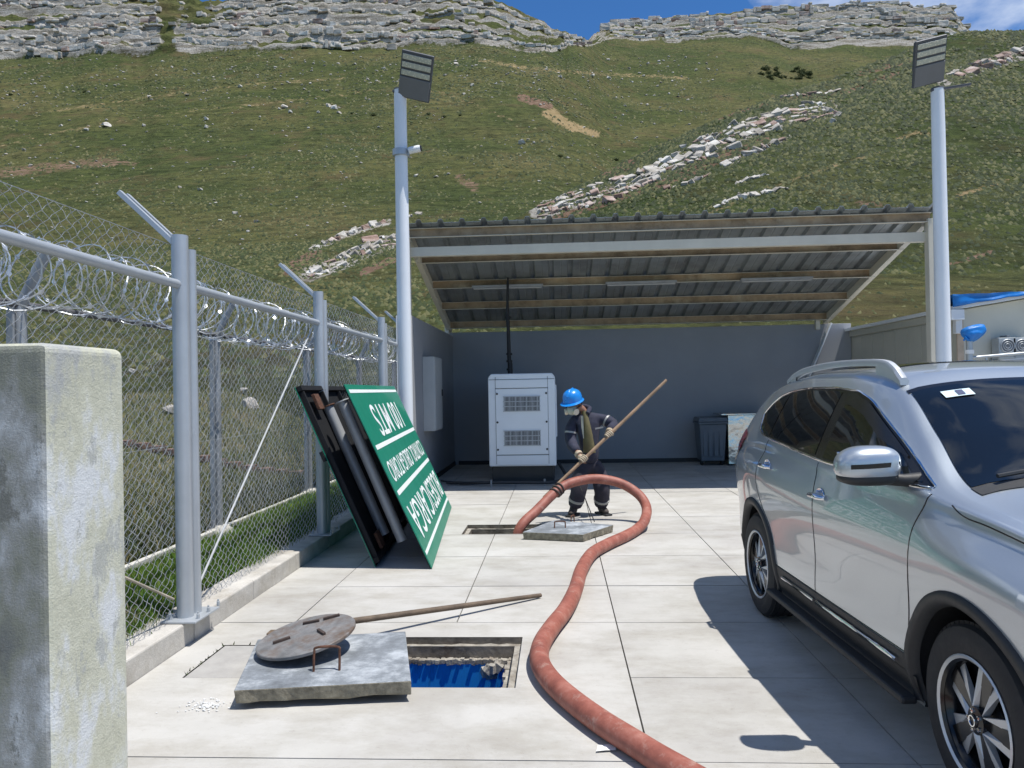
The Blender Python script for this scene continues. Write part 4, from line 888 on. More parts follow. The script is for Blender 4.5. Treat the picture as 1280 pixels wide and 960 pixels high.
# bare body: head, neck, torso, limbs in one surface
nb = [(pel, .13, .1), (belly, .12, .095), (chest, .14, .1), (neck, .05, .05), (head.lerp(neck, .3), .055, .06), (head, .072, .085), (head+Vector((-.0, 0, .07)), .075, .085),
      (shR, .05, .05), (elR, .04, .04), (haR, .03, .03), (shL, .05, .05), (elL, .04, .04), (haL, .03, .03), (hiR, .075, .075), (knR, .055, .055), (anR, .04, .04), (hiL, .075, .075), (knL, .055, .055), (anL, .04, .04)]
skin('body', nb, [(0, 1), (1, 2), (2, 3), (3, 4), (4, 5), (5, 6), (2, 7), (7, 8), (8, 9), (2, 10), (10, 11), (11, 12), (0, 13), (13, 14), (14, 15), (0, 16), (16, 17), (17, 18)], [M_SKIN], wk)
wrR = haR.lerp(elR, .3); wrL = haL.lerp(elL, .3)
nj = [(belly.lerp(pel, 1.15), .2, .15), (belly, .19, .14), (chest, .2, .15), (chest.lerp(neck, .75), .12, .1), (shR+Vector((.01, 0, 0)), .1, .095), (shR.lerp(elR, .3), .078, .08), (shR.lerp(elR, .6), .088, .088), (elR.lerp(shR, .15), .074, .076), (elR.lerp(wrR, .35), .08, .08), (elR.lerp(wrR, .65), .066, .066), (wrR, .068, .066),
      (shL, .1, .095), (shL.lerp(elL, .4), .078, .08), (shL.lerp(elL, .75), .09, .088), (elL, .072, .074), (elL.lerp(wrL, .55), .076, .074), (wrL, .066, .064)]
jk = skin('jacket', nj, [(0, 1), (1, 2), (2, 3), (2, 4), (4, 5), (5, 6), (6, 7), (7, 8), (8, 9), (9, 10), (2, 11), (11, 12), (12, 13), (13, 14), (14, 15), (15, 16)], [M_NAVY], wk)
for p, q, r in ((shR.lerp(elR, .62), elR, .08), (shL.lerp(elL, .5), elL, .08)):
    d = (q-p).normalized(); MB().lathe([(r-.006, -.012), (r, -.011), (r, .011), (r-.006, .012)], 18, Matrix.Translation(p) @ d.to_track_quat('Z', 'Y').to_matrix().to_4x4()).build('sleeve_band', M_REFL, jk, smooth=40, world=True)
# collar and chest flap
MB().tube(spline([neck+Vector((-.06, -.07, -.04)), neck+Vector((-.085, .0, .02)), neck+Vector((-.02, .07, .045)), neck+Vector((.08, .02, .02)), neck+Vector((.05, -.08, -.05))], 6), .03, 8).build('collar', M_NAVY, jk, smooth=70, world=True)
MB().bar(wp(744, 536, 9.79), wp(754, 534, 9.8), .012, .02).build('chest_band', M_REFL, jk, world=True)
# open front: olive shirt wedge seen between the jacket edges
fr_l = [(727, 514, 9.87), (729, 530, 9.80), (728, 548, 9.795), (729, 566, 9.80)]; fr_r = [(734, 513, 9.87), (738, 530, 9.795), (742, 548, 9.785), (745, 566, 9.79)]
gs = []
for a, b in zip(fr_l, fr_r):
    P, Q = wp(*a), wp(*b); gs.append([P+Vector((0, .06, 0)), P+Vector((0, .0, 0)), P.lerp(Q, .35)+Vector((0, -.022, 0)), P.lerp(Q, .7)+Vector((0, -.022, 0)), Q, Q+Vector((0, .06, 0))])
so_ = MB().grid(gs).build('shirt', M_OLIVE, wk, smooth=80, world=True); s_ = so_.modifiers.new('s', 'SUBSURF'); s_.levels = 2; s_.render_levels = 2
MB().grid([[wp(726, 520, 9.80), wp(729, 520, 9.785)], [wp(727, 535, 9.785), wp(729.5, 535, 9.775)], [wp(729, 548, 9.78), wp(730, 548, 9.775)]]).build('shirt_trim', mat('pale_cloth', (.45, .42, .35), .85), wk, world=True)
nl = [(pel, .175, .13), (belly.lerp(pel, .55), .17, .125), (hiR, .115, .12), (hiR.lerp(knR, .35), .112, .115), (hiR.lerp(knR, .7), .122, .12), (knR, .1, .104), (knR.lerp(anR, .4), .108, .108), (anR.lerp(knR, .28), .098, .1), (anR+Vector((0, 0, .01)), .085, .09),
      (hiL, .115, .12), (hiL.lerp(knL, .35), .112, .115), (hiL.lerp(knL, .7), .122, .12), (knL, .1, .104), (knL.lerp(anL, .4), .108, .108), (anL.lerp(knL, .28), .098, .1), (anL+Vector((0, 0, .01)), .085, .09)]
tr = skin('trousers', nl, [(0, 1), (0, 2), (2, 3), (3, 4), (4, 5), (5, 6), (6, 7), (7, 8), (0, 9), (9, 10), (10, 11), (11, 12), (12, 13), (13, 14), (14, 15)], [M_NAVY2], wk)
for a, k_ in ((anR, knR), (anL, knL)):
    p = a.lerp(k_, .55); d = (k_-a).normalized(); MB().lathe([(.09, -.018), (.103, -.016), (.103, .016), (.09, .018)], 18, Matrix.Translation(p) @ d.to_track_quat('Z', 'Y').to_matrix().to_4x4()).build('leg_band', M_REFL, tr, smooth=40, world=True)
for a, dx in ((anR, -.08), (anL, .1)):
    a0 = Vector((a.x, a.y, .07)); toe = a0+Vector((dx*.8, -.15, -.01)); heel = a0+Vector((-dx*.25, .05, -.02))
    bt = skin('boot', [(a0, .052, .055), (a0+Vector((0, 0, .09)), .055, .055), (heel, .042, .045), (a0.lerp(toe, .55)+Vector((0, 0, -.015)), .052, .045), (toe+Vector((0, 0, -.02)), .045, .038)], [(0, 1), (0, 2), (0, 3), (3, 4)], [M_BOOT], wk)
    m = MB(); dirv = (toe-heel).normalized(); c_ = heel.lerp(toe, .5); c_.z = .014; m.bar(Vector((heel.x, heel.y, .014))-dirv*.03, Vector((toe.x, toe.y, .014))+dirv*.035, .1, .024).build('sole', M_BLACK, bt, world=True, bevel=.008)
def glove(ha, el, thumb_side):
    g = bpy.data.objects.new('glove', None); COL.objects.link(g); g.parent = wk; g.location = ha-Vector(wk.location)
    ax = pdir; wrist = (el-ha).normalized()*.07+ha
    pc_ = ha+(el-ha).normalized()*.015
    gg = skin('palm', [(pc_, .04, .03), (wrist, .036, .032), (pc_+ax*.028-(el-ha).normalized()*.02, .034, .024), (pc_-ax*.028-(el-ha).normalized()*.02, .034, .024)], [(0, 1), (0, 2), (0, 3)], [M_GLOVE], wk, 2)
    MB().lathe([(.036, -.02), (.05, -.02), (.052, .02), (.038, .02)], 14, Matrix.Translation(wrist) @ (el-ha).to_track_quat('Z', 'Y').to_matrix().to_4x4()).build('cuff', M_GLOVE, gg, smooth=40, world=True)
    # fingers close round the pole
    back = (ha-pole_pt(727 if thumb_side < 0 else 757)); back -= ax*back.dot(ax); back.normalize(); sd = ax.cross(back)
    ctr = ha-back*(back.dot(ha-pole_pt(727 if thumb_side < 0 else 757)))
    for i, ln in enumerate((2.5, 2.8, 2.7, 2.3)):
        o_ = ax*(.036-.024*i); P = [ctr+o_+(back*math.cos(t)+sd*math.sin(t))*.036 for t in np.linspace(.5, .5+ln, 6)]
        MB().tube(spline([pc_+o_*.9]+P, 3), [.0125]*16+[.0125, .011, .008] if False else .0115, 8).build('finger', M_GLOVE, gg, smooth=60, world=True)
    P = [ctr+ax*.045+(back*math.cos(t)-sd*math.sin(t))*.036 for t in np.linspace(.4, 2.0, 5)]
    MB().tube(spline([pc_+ax*.01]+P, 3), .0125, 8).build('thumb', M_GLOVE, gg, smooth=60, world=True)
    bpy.data.objects.remove(g)
glove(haR, elR, -1); glove(haL, elL, 1)
# head gear: looking down to the left
Rh = Matrix.Rotation(math.radians(-28), 4, 'Z') @ Matrix.Rotation(math.radians(18), 4, 'X')     # face along local -y
hc = head+Vector((.0, .0, .055)); HM = Matrix.Translation(hc) @ Rh
ht = MB()
prof = [(.132, .0), (.131, .035), (.124, .075), (.105, .112), (.07, .138), (.03, .15), (.002, .152)]
ht.lathe(prof, 28, HM @ Matrix.Diagonal((.93, 1.06, 1, 1)), False)
brim = []
for j in range(29):
    a = 2*math.pi*j/28; c, s = math.cos(a), math.sin(a); ex_ = .02+.045*max(0, -s)**2
    brim.append([HM @ Vector((.123*c, .139*s, .004)), HM @ Vector(((.123+ex_)*c, (.139+ex_)*s, -.008)), HM @ Vector(((.123+ex_)*c, (.139+ex_)*s, -.014)), HM @ Vector((.121*c, .137*s, -.004))])
ht.grid(brim); ht.tube([HM @ Vector((0, -.12, .085)), HM @ Vector((0, -.05, .146)), HM @ Vector((0, .05, .146)), HM @ Vector((0, .12, .085))], .012, 8)
ht.build('hard_hat', M_HAT, wk, smooth=55, world=True)
fc = MB(); 
def hl(x, y, z): return HM @ Vector((x, y, z))
M_MASK = mat('mask_grey', (.42, .42, .36), .5, 0, .1); M_FILT = mat('mask_filter', (.6, .52, .4), .55, 0, .1)
mk_ = bpy.data.objects.new('x', None); bpy.data.objects.remove(mk_)
ms = MB(); ms.lathe([(.07, -.03), (.066, .0), (.05, .035), (.03, .05), (.002, .053)], 18, HM @ Matrix.Translation((0, -.075, -.105)) @ Matrix.Rotation(math.pi/2, 4, 'X'), True)
mo = ms.build('respirator', M_MASK, wk, smooth=60, world=True)
for sx in (-1, 1): MB().lathe([(.002, -.02), (.038, -.02), (.042, -.012), (.042, .014), (.036, .02), (.002, .02)], 18, HM @ Matrix.Translation((sx*.068, -.095, -.118)) @ Matrix.Rotation(sx*1.0, 4, 'Z') @ Matrix.Rotation(math.pi/2, 4, 'X'), False).build('filter', M_FILT, mo, smooth=40, world=True)
MB().tube(spline([hl(-.06, -.08, -.09), hl(-.095, .0, -.07), hl(-.06, .095, -.06), hl(.06, .095, -.06), hl(.095, 0, -.07), hl(.06, -.08, -.09)], 5), .008, 6).build('strap', M_BLACK, mo, world=True)
gl_ = MB(); gl_.grid([[hl(.085*math.sin(t), -.1*math.cos(t)-.012, z) for t in np.linspace(-1.25, 1.25, 13)] for z in (-.055, -.03, -.012)])
gg_ = gl_.build('safety_glasses', mat('goggle_lens', (.12, .11, .09), .15, 0, .05), wk, smooth=60, world=True); gg_.modifiers.new('s', 'SOLIDIFY').thickness = .004
for sx in (-1, 1):
    MB().lathe([(.002, -.01), (.016, -.01), (.018, .0), (.014, .012), (.002, .012)], 10, HM @ Matrix.Translation((sx*.083, .01, -.06)) @ Matrix.Rotation(math.pi/2, 4, 'Y') @ Matrix.Diagonal((1.7, 1, 1, 1)), False).build('ear', M_SKIN, wk, smooth=60, world=True)
    MB().lathe([(.001, -.012), (.009, -.008), (.0115, 0), (.009, .008), (.001, .012)], 10, Matrix.Translation(hl(sx*.032, -.078, -.04)), False).build('eye', mat('eye_dark', (.03, .02, .015), .2), wk, smooth=60, world=True)
MB().tube([hl(0, -.082, -.03), hl(0, -.1, -.06), hl(0, -.085, -.07)], [.008, .014, .01], 8).build('nose', M_SKIN, wk, smooth=60, world=True)
hr_ = MB(); hr_.lathe([(.094, -.05), (.1, -.02), (.1, .02)], 20, HM @ Matrix.Translation((0, .012, 0)) @ Matrix.Diagonal((.9, 1, 1, 1)), False).build('hair', mat('black_hair', (.012, .01, .009), .6), wk, smooth=60, world=True)
# thin wire prodding down to the lid handle
w1 = wp(731, 622, 9.6); w2_ = onZ(743, 652, .09)
tag(MB().tube([w1+Vector((-.05, .12, .12)), w1, w2_], .006, 6).build('hook_wire', M_BLACK), 'thin wire hook between the worker and the lid handle', 'wire')
# ================================================================== CAR
def pchip(xs, ys, q):
    xs = np.asarray(xs, float); ys = np.asarray(ys, float); h = np.diff(xs); d = np.diff(ys)/h; m = np.zeros(len(xs)); m[0] = d[0]; m[-1] = d[-1]
    for i in range(1, len(xs)-1):
        if d[i-1]*d[i] > 0: w1 = 2*h[i]+h[i-1]; w2 = h[i]+2*h[i-1]; m[i] = (w1+w2)/(w1/d[i-1]+w2/d[i])
    q = np.clip(q, xs[0], xs[-1]); i = np.clip(np.searchsorted(xs, q)-1, 0, len(xs)-2); t = (q-xs[i])/h[i]
    return (2*t**3-3*t**2+1)*ys[i]+(t**3-2*t**2+t)*h[i]*m[i]+(-2*t**3+3*t**2)*ys[i+1]+(t**3-t**2)*h[i]*m[i+1]
def curve(s): P = [tuple(map(float, p.split(':'))) for p in s.split()]; return [p[0] for p in P], [p[1] for p in P]
CV = {k: curve(v) for k, v in {
    'zbot': '-1.04:.40 -.8:.32 -.4:.25 0:.24 2.7:.24 3.1:.25 3.5:.29 3.64:.38',
    'wmax': '-1.04:.58 -1.0:.67 -.85:.77 -.5:.85 0:.895 .4:.905 1.3:.905 2.3:.905 2.7:.91 3.1:.885 3.4:.78 3.55:.64 3.64:.46',
    'zbelt': '-1.04:1.0 -.95:1.13 -.5:1.215 .2:1.235 1.3:1.19 2.3:1.165 2.55:1.125 2.87:1.09 3.2:1.02 3.5:.9 3.64:.74',
    'wbelt': '-1.04:.56 -1.0:.64 -.85:.73 -.5:.785 0:.825 .5:.85 1.3:.868 2.3:.86 2.6:.81 2.87:.79 3.2:.745 3.5:.60 3.64:.42',
    'zroof': '-1.04:1.02 -.95:1.2 -.8:1.5 -.6:1.575 0:1.648 .6:1.68 1.1:1.678 1.45:1.652 1.72:1.582 2.1:1.38 2.48:1.185 2.65:1.145 2.87:1.105 3.2:1.035 3.5:.915 3.64:.752',
    'wroof': '-1.04:.54 -.95:.58 -.8:.51 -.5:.53 0:.565 .8:.61 1.4:.615 1.75:.63 2.1:.68 2.48:.74 2.65:.71 2.87:.68 3.2:.6 3.5:.46 3.64:.33',
    'zcrown': '-1.04:1.03 -.97:1.2 -.82:1.55 -.5:1.655 0:1.72 .6:1.745 1.2:1.742 1.55:1.705 1.75:1.635 2.1:1.45 2.48:1.245 2.65:1.205 2.87:1.175 3.2:1.10 3.5:.965 3.64:.78'}.items()}
def cv(k, x): return float(pchip(*CV[k], np.array(float(x))))
SX = .957      # along the car
def ctrl(x):
    zb, wm, zl, wl, zr, wr, zc = (cv(k, x) for k in ('zbot', 'wmax', 'zbelt', 'wbelt', 'zroof', 'wroof', 'zcrown'))
    hgt = zl-zb
    return [(0, zb), (wm-.16, zb), (wm-.075, zb+.03), (wm-.028, zb+.17*hgt/.8), (wm-.022, zb+.36*hgt/.8), (wm, zb+.555*hgt/.8), (wm-.004, zb+.66*hgt/.8), (wl+.012, zl-.05*hgt/.8), (wl, zl),
            ((wl*.62+wr*.38)+.012, zl+(zr-zl)*.42), ((wl*.25+wr*.75)+.012, zl+(zr-zl)*.8), (wr, zr), (wr*.82, zr+(zc-zr)*.5), (wr*.45, zr+(zc-zr)*.88), (0, zc)]
def section(x, n=5):
    P = ctrl(x); Q = [Vector((-P[1][0], P[1][1], 0))]+[Vector((p[0], p[1], 0)) for p in P]+[Vector((-P[-2][0], P[-2][1], 0))]; out = []
    for i in range(1, len(Q)-2):
        for k in range(n):
            t = k/n; a, b, c, d = Q[i-1:i+3]; out.append(.5*((2*b)+(c-a)*t+(2*a-5*b+4*c-d)*t*t+(-a+3*b-3*c+d)*t**3))
    out.append(Vector((P[-1][0], P[-1][1], 0))); return out
_sc = {}
def side_y(x, z):
    key = round(x, 3)
    if key not in _sc:
        s = section(x)[10:58]; _sc[key] = (np.array([p.y for p in s]), np.array([p.x for p in s]))
    zs, ys = _sc[key]; return float(np.interp(z, zs, ys))
def top_z(x, y):
    s = section(x)[50:]; ys = np.array([p.x for p in s])[::-1]; zs = np.array([p.y for p in s])[::-1]; return float(np.interp(abs(y), ys, zs))
M_PAINT, t_, b_ = nodes('silver_car_paint'); b_.inputs['Metallic'].default_value = .7; b_.inputs['Roughness'].default_value = .36; b_.inputs['Coat Weight'].default_value = 1.; b_.inputs['Coat Roughness'].default_value = .03
fl = noise(t_, 900, 2, .5); t_.links.new(ramp(t_, fl, [(.3, (.4, .445, .48)), (.7, (.5, .545, .58))]), b_.inputs['Base Color'])
M_GLASS = mat('tinted_glass', (.006, .008, .011), .03, 0, .05, spec=.6); M_PLAST = mat('black_plastic', (.02, .021, .022), .55, 0, .1, 20, bmp=.1, bscale=300); M_TRIM = mat('gloss_black_trim', (.01, .01, .011), .2)
M_CHR, t_, b_ = nodes('chrome'); b_.inputs['Metallic'].default_value = 1; b_.inputs['Base Color'].default_value = (.75, .76, .78, 1); b_.inputs['Roughness'].default_value = .08
M_RUB = mat('tyre_rubber', (.018, .018, .019), .75, 0, .2, 14, bmp=.2); M_RED = mat('tail_lamp_red', (.3, .008, .01), .12, 0, .05, coat=.5); M_ALLOY = mat('machined_alloy', (.58, .6, .61), .42, .6, .03); M_LAMPG = mat('headlamp_glass', (.5, .53, .55), .08, .3, .05)
car = thing('parked_car', 'silver sport utility car parked on the yard facing the camera side', 'car', (2.255, 5.61, 0), rz=math.atan2(-.9987, .0507))
xs = np.concatenate([np.linspace(-1.04, -.7, 26, False), np.linspace(-.7, 1.3, 44, False), np.linspace(1.3, 2.6, 40, False), np.linspace(2.6, 3.64, 34)])
bm_ = MB(); rings = []
for x in xs:
    s = section(x); ring = [(x*SX, -p.x, p.y) for p in s]+[(x*SX, p.x, p.y) for p in s[-2:0:-1]]; rings.append(ring)
k = len(rings[0]); bm_.add([p for r in rings for p in r], [(i*k+j, (i+1)*k+j, (i+1)*k+(j+1) % k, i*k+(j+1) % k) for i in range(len(xs)-1) for j in range(k)]+[tuple(range(k)), tuple((len(xs)-1)*k+j for j in range(k-1, -1, -1))])
bo = bm_.build('body', [M_PAINT, M_PLAST], car)
RA = .42; WB = 2.705*SX; HZ = .357
for i, xw in enumerate((0, WB)):
    for s in (-1, 1):
        c = MB(); c.lathe([(RA, -.3), (RA, .3)], 48, Matrix.Translation((xw, s*.93, HZ+.012)) @ Matrix.Rotation(math.pi/2, 4, 'X')); co = c.build('cut', [M_PAINT, M_PLAST], car)
        for p in co.data.polygons: p.material_index = 1
        b = bo.modifiers.new('b', 'BOOLEAN'); b.object = co; b.operation = 'DIFFERENCE'; b.solver = 'EXACT'
        try: b.material_mode = 'TRANSFER' if False else 'INDEX'
        except Exception: pass
bpy.context.view_layer.update(); dg = bpy.context.evaluated_depsgraph_get(); nm = bpy.data.meshes.new_from_object(bo.evaluated_get(dg))
for o in [c for c in car.children if c.name.startswith('cut')]: bpy.data.objects.remove(o)
bo.modifiers.clear(); bo.data = nm
nm.shade_smooth(); nm.set_sharp_from_angle(angle=math.radians(38))
def P3(x, z, s, off): return (x*SX, s*(side_y(x, z)+off), z)
def patch(s, x0, x1, lo, hi, off, nx=24, nz=8, fx=None):
    g = []
    for i in range(nx+1):
        x = x0+(x1-x0)*i/nx; a, b = lo(x), hi(x); g.append([P3(x, a+(b-a)*j/nz, s, off) for j in range(nz+1)])
    return MB().grid(g, flip=(s > 0))
def line(s, pts, off, r, n=6, sub=6): return MB().tube([P3(p.x, p.y, s, off) for p in spline([(x, z, 0) for x, z in pts], sub)], r, n)
ipl = lambda P: (lambda x: float(np.interp(x, [p[0] for p in P], [p[1] for p in P])))
dlo_lo = ipl([(-.24, 1.41), (-.19, 1.35), (-.08, 1.295), (.08, 1.272), (.5, 1.25), (1.3, 1.20), (2.38, 1.185)])
dlo_hi = ipl([(-.24, 1.42), (-.14, 1.50), (.0, 1.55), (.2, 1.58), (.6, 1.605), (1.05, 1.605), (1.35, 1.585), (1.55, 1.54), (1.95, 1.375), (2.38, 1.192)])
for s in (-1, 1):
    patch(s, -.24, 2.38, dlo_lo, dlo_hi, .002, 60, 10).build('window_surround', M_TRIM, car, smooth=60)
    ins = .018
    for nm_, xa, xb in (('quarter_window', -.21, .20), ('rear_door_window', .24, 1.15), ('front_door_window', 1.27, 2.3)):
        lo2 = lambda x: dlo_lo(x)+ins; hi2 = lambda x: max(dlo_lo(x)+ins+.004, dlo_hi(x)-ins-(.02 if nm_ == 'front_door_window' else 0))
        w = patch(s, xa, xb, lo2, hi2, .005, 34, 8).build('side_window', M_GLASS, car, smooth=60)
    out = [(x, dlo_lo(x)) for x in np.linspace(-.24, 2.38, 26)]; top = [(x, dlo_hi(x)) for x in np.linspace(2.38, -.24, 34)]
    line(s, out, .003, .008, 6, 2).build('window_chrome', M_CHR, car, smooth=60); line(s, top, .003, .007, 6, 2).build('window_chrome', M_CHR, car, smooth=60)
    # rain visor over the front window
    patch(s, 1.29, 2.1, lambda x: dlo_hi(x)-.075*min(1, max(.25, (2.2-x)/.4)), lambda x: dlo_hi(x)-.012, .012, 24, 3).build('rain_visor', M_TRIM, car, smooth=60)
    # seams
    for pts in ([(1.23, 1.19), (1.225, 1.0), (1.19, .7), (1.165, .45)], [(2.40, 1.165), (2.36, 1.05), (2.29, .75), (2.25, .46)], [(.22, 1.25), (.16, 1.1), (.14, .95), (.22, .82), (.36, .70), (.44, .58)],
                [(.47, .455), (1.3, .455), (2.25, .458)]):
        line(s, pts, -.0012, .004, 5).build('door_seam', M_TRIM, car)
    line(s, [(2.52, 1.135), (2.6, 1.10), (2.75, 1.085), (3.0, 1.045), (3.3, .965)], -.001, .004, 5).build('bonnet_seam', M_TRIM, car)
    # lower cladding and chrome strip
    patch(s, .44, 2.30, lambda x: .262, lambda x: .375, .006, 30, 5).build('sill_cladding', M_PLAST, car, smooth=60)
    patch(s, .45, 2.26, lambda x: .375, lambda x: .45, .004, 30, 2).build('door_cladding', M_PLAST, car, smooth=60)
    g = MB(); g.tube([P3(x, .402, s, .012) for x in np.linspace(1.19, 2.15, 14)], .011, 6); g.build('chrome_strip', M_CHR, car, smooth=60)
    MB().tube([P3(x, .402, s, .012) for x in np.linspace(.6, 1.15, 8)], .011, 6).build('chrome_strip', M_CHR, car, smooth=60)
    MB().bar((.42*SX, s*.90, .275), (2.3*SX, s*.90, .275), .07, .035).build('side_step', M_PLAST, car, bevel=.012)
    # wheel arch trims
    for xw in (0, 2.705):
        g = []
        for i in range(41):
            a = math.radians(-14+208*i/40); row = []
            for r in (RA-.02, RA-.004, RA+.018, RA+.038, RA+.042):
                x = xw+r*math.cos(a)/SX; z = HZ+.012+r*math.sin(a); z = max(z, .27)
                yy = side_y(min(max(x, -1.0), 3.5), min(max(z, .3), 1.0)); row.append((x*SX, s*(yy+(.004, .014, .016, .012, .0)[(RA-.02, RA-.004, RA+.018, RA+.038, RA+.042).index(r)]-(.03 if r < RA-.01 else 0)), z))
            g.append(row)
        MB().grid(g, flip=(s < 0)).build('wheel_arch_trim', M_PLAST, car, smooth=70)
    # handles
    for x in (.38, 1.28-.56):
        pass
    for xh, zh in ((.38, 1.085), (1.33, 1.01)):
        cup = MB(); M = Matrix.Translation(P3(xh, zh, s, -.004)) @ Matrix.Rotation(-s*math.pi/2, 4, 'X')
        cup.lathe([(.002, .001), (.05, .002), (.062, .006), (.066, .003)], 20, M @ Matrix.Diagonal((1, .8, 1, 1)), False); cup.build('handle_cup', M_CHR, car, smooth=50)
        MB().tube([P3(xh-.09, zh+.002, s, .004), P3(xh-.07, zh+.006, s, .032), P3(xh+.05, zh+.006, s, .034), P3(xh+.085, zh+.004, s, .006)], [.012, .015, .015, .012], 8).build('door_handle', M_CHR, car, smooth=50)
    # mirror
    mrr = bpy.data.objects.new('door_mirror', None); COL.objects.link(mrr); mrr.parent = car; mrr.location = (2.2*SX, s*1.02, 1.265)
    q = bmesh.new(); bmesh.ops.create_icosphere(q, subdivisions=4, radius=1)
    for v in q.verts:
        p = v.co; X = p.x; y = p.y*s; z = p.z
        sg = lambda a, e: math.copysign(abs(a)**e, a)
        X = sg(X, .75)*.095*(1-.15*(y)); Yv = sg(y, .7)*.135; Zv = sg(z, .7)*.085*(1-.22*max(0, y)**1.5)*(1 if z > 0 else .95)
        if X < -.05: X = -.05-(abs(X)-.05)*.1
        v.co = Vector((X, s*Yv, Zv+.012*(1-y)*.5))
    me = bpy.data.meshes.new('mirror_shell'); q.to_mesh(me); q.free(); me.materials.append(M_PAINT); me.shade_smooth(); child('shell', me, mrr)
    me2 = me.copy(); me2.transform(Matrix.Translation((0, 0, -.048)) @ Matrix.Diagonal((.93, .92, .48, 1))); me2.materials.clear(); me2.materials.append(M_PLAST); child('lower_shell', me2, mrr)
    ind = MB(); ind.grid([[(.096*math.cos(t*.9)*(1-.1*t)+.004, s*(.13*t+.0), z+.012-.008*t) for t in np.linspace(-.85, .75, 10)] for z in (-.012, .008)], flip=(s > 0)); ind.build('indicator', M_TRIM, mrr, smooth=60)
    MB().tube([(0, -s*.08, -.055), (.02, -s*.15, -.062), (.03, -s*.22, -.06)], [.03, .028, .035], 10).build('arm', M_PLAST, mrr, smooth=60)
    MB().box((-.054, 0, .0), (.004, .21, .12)).build('mirror_glass', M_CHR, mrr, bevel=.002)
    # roof rail
    pts = [(-.25, 1.63), (-.1, 1.668), (.2, 1.705), (.7, 1.727), (1.15, 1.727), (1.45, 1.712), (1.58, 1.675), (1.68, 1.615)]
    yr_ = [cv('wroof', p[0])-.03 for p in pts]; rp_ = spline([(p[0]*SX, s*y_, p[1]+.018) for p, y_ in zip(pts, yr_)], 5)
    m = MB(); K_ = len(rp_)
    sec = [(-.02, -.018), (-.024, .004), (-.013, .02), (.013, .02), (.024, .004), (.02, -.018)]
    R_ = []
    for i, p in enumerate(rp_):
        f_ = 1 if 3 < i < K_-8 else 1.0; R_.append([(p.x, p.y+a, p.z+b) for a, b in sec])
    m.add([p for r in R_ for p in r], [(i*6+j, i*6+(j+1) % 6, (i+1)*6+(j+1) % 6, (i+1)*6+j) for i in range(K_-1) for j in range(6)]+[(5, 4, 3, 2, 1, 0), tuple((K_-1)*6+j for j in range(6))])
    m.build('roof_rail', M_ALLOY, car, smooth=50)
    for xa, xb in ((1.36, 1.66), (-.23, -.05)):
        g = []
        for i in range(9):
            x = xa+(xb-xa)*i/8; y_ = cv('wroof', x)-.03; zt = float(np.interp(x, [p[0] for p in pts], [p[1] for p in pts]))+.012; g.append([(x*SX, s*(y_+.012), top_z(x, y_+.012)-.01), (x*SX, s*(y_+.012), zt-.006)])
        MB().grid(g).build('rail_foot', M_ALLOY, car, smooth=60)
    # tail lamp / head lamp
    patch(s, -1.0, -.5, ipl([(-1.0, 1.0), (-.9, 1.0), (-.75, 1.06), (-.5, 1.22)]), ipl([(-1.0, 1.03), (-.9, 1.2), (-.7, 1.29), (-.5, 1.26)]), .008, 12, 5).build('tail_lamp', M_RED, car, smooth=60)
    patch(s, 3.05, 3.5, ipl([(3.05, .88), (3.5, .72)]), ipl([(3.05, .92), (3.3, .91), (3.5, .83)]), .006, 14, 4).build('head_lamp', M_LAMPG, car, smooth=60)
    patch(s, 3.2, 3.5, ipl([(3.2, .34), (3.5, .36)]), ipl([(3.2, .42), (3.5, .52)]), .006, 10, 4).build('fog_lamp_trim', M_PLAST, car, smooth=60)
    # rear mud flap line / bumper side cladding
    patch(s, -.93, -.44, lambda x: .34+.02*0, lambda x: .44, .005, 14, 3).build('bumper_cladding', M_PLAST, car, smooth=60)
# windscreen, rear glass, roof glass
def top_patch(x0, x1, fr0, fr1, off, nx=20, ny=20, wkey='wroof', k_=1.0):
    g = []
    for i in range(nx+1):
        x = x0+(x1-x0)*i/nx; row = []
        for j in range(ny+1):
            u = fr0+(fr1-fr0)*j/ny; y_ = u*cv(wkey, x)*k_; row.append((x*SX+off*.55, y_, top_z(x, y_)+off))
        g.append(row)
    return MB().grid(g, flip=True)
ws = top_patch(1.77, 2.47, -.965, .965, .006).build('windscreen', M_GLASS, car, smooth=60)
top_patch(1.735, 1.768, -.98, .98, .004, 3).build('windscreen_frame', M_TRIM, car, smooth=60)
top_patch(2.47, 2.54, -.97, .97, .004, 4).build('cowl', M_PLAST, car, smooth=60)
top_patch(.1, 1.3, -.72, .72, .004, 14).build('sunroof_glass', M_GLASS, car, smooth=60)
g = []
for i in range(9):
    x = -.955+.13*i/8; g.append([(x*SX-.006, u*cv('wroof', x)*.92, top_z(x, u*cv('wroof', x)*.92)+.006) for u in np.linspace(-1, 1, 15)])
MB().grid(g, flip=True).build('rear_window', M_GLASS, car, smooth=60)
for x0_, y0_, x1_, y1_ in ((2.47, -.62, 2.36, -.02), (2.47, .02, 2.36, .6)):
    MB().tube([(x0_*SX+.02, y0_, top_z(x0_, y0_)+.03), (x1_*SX+.02, y1_, top_z(x1_, y1_)+.022)], .009, 6).build('wiper', M_PLAST, car)
xs_, ya, yb = 1.83, -.50, -.36; stk = MB(); stk.grid([[(x*SX+.006, y_, top_z(x, y_)+.0115) for y_ in (ya, (ya*.55+yb*.45), (ya*.3+yb*.7), yb)] for x in (xs_, xs_+.055)], flip=True)
stk.build('windscreen_sticker', mat('sticker_pale', (.55, .68, .72), .5), ws)
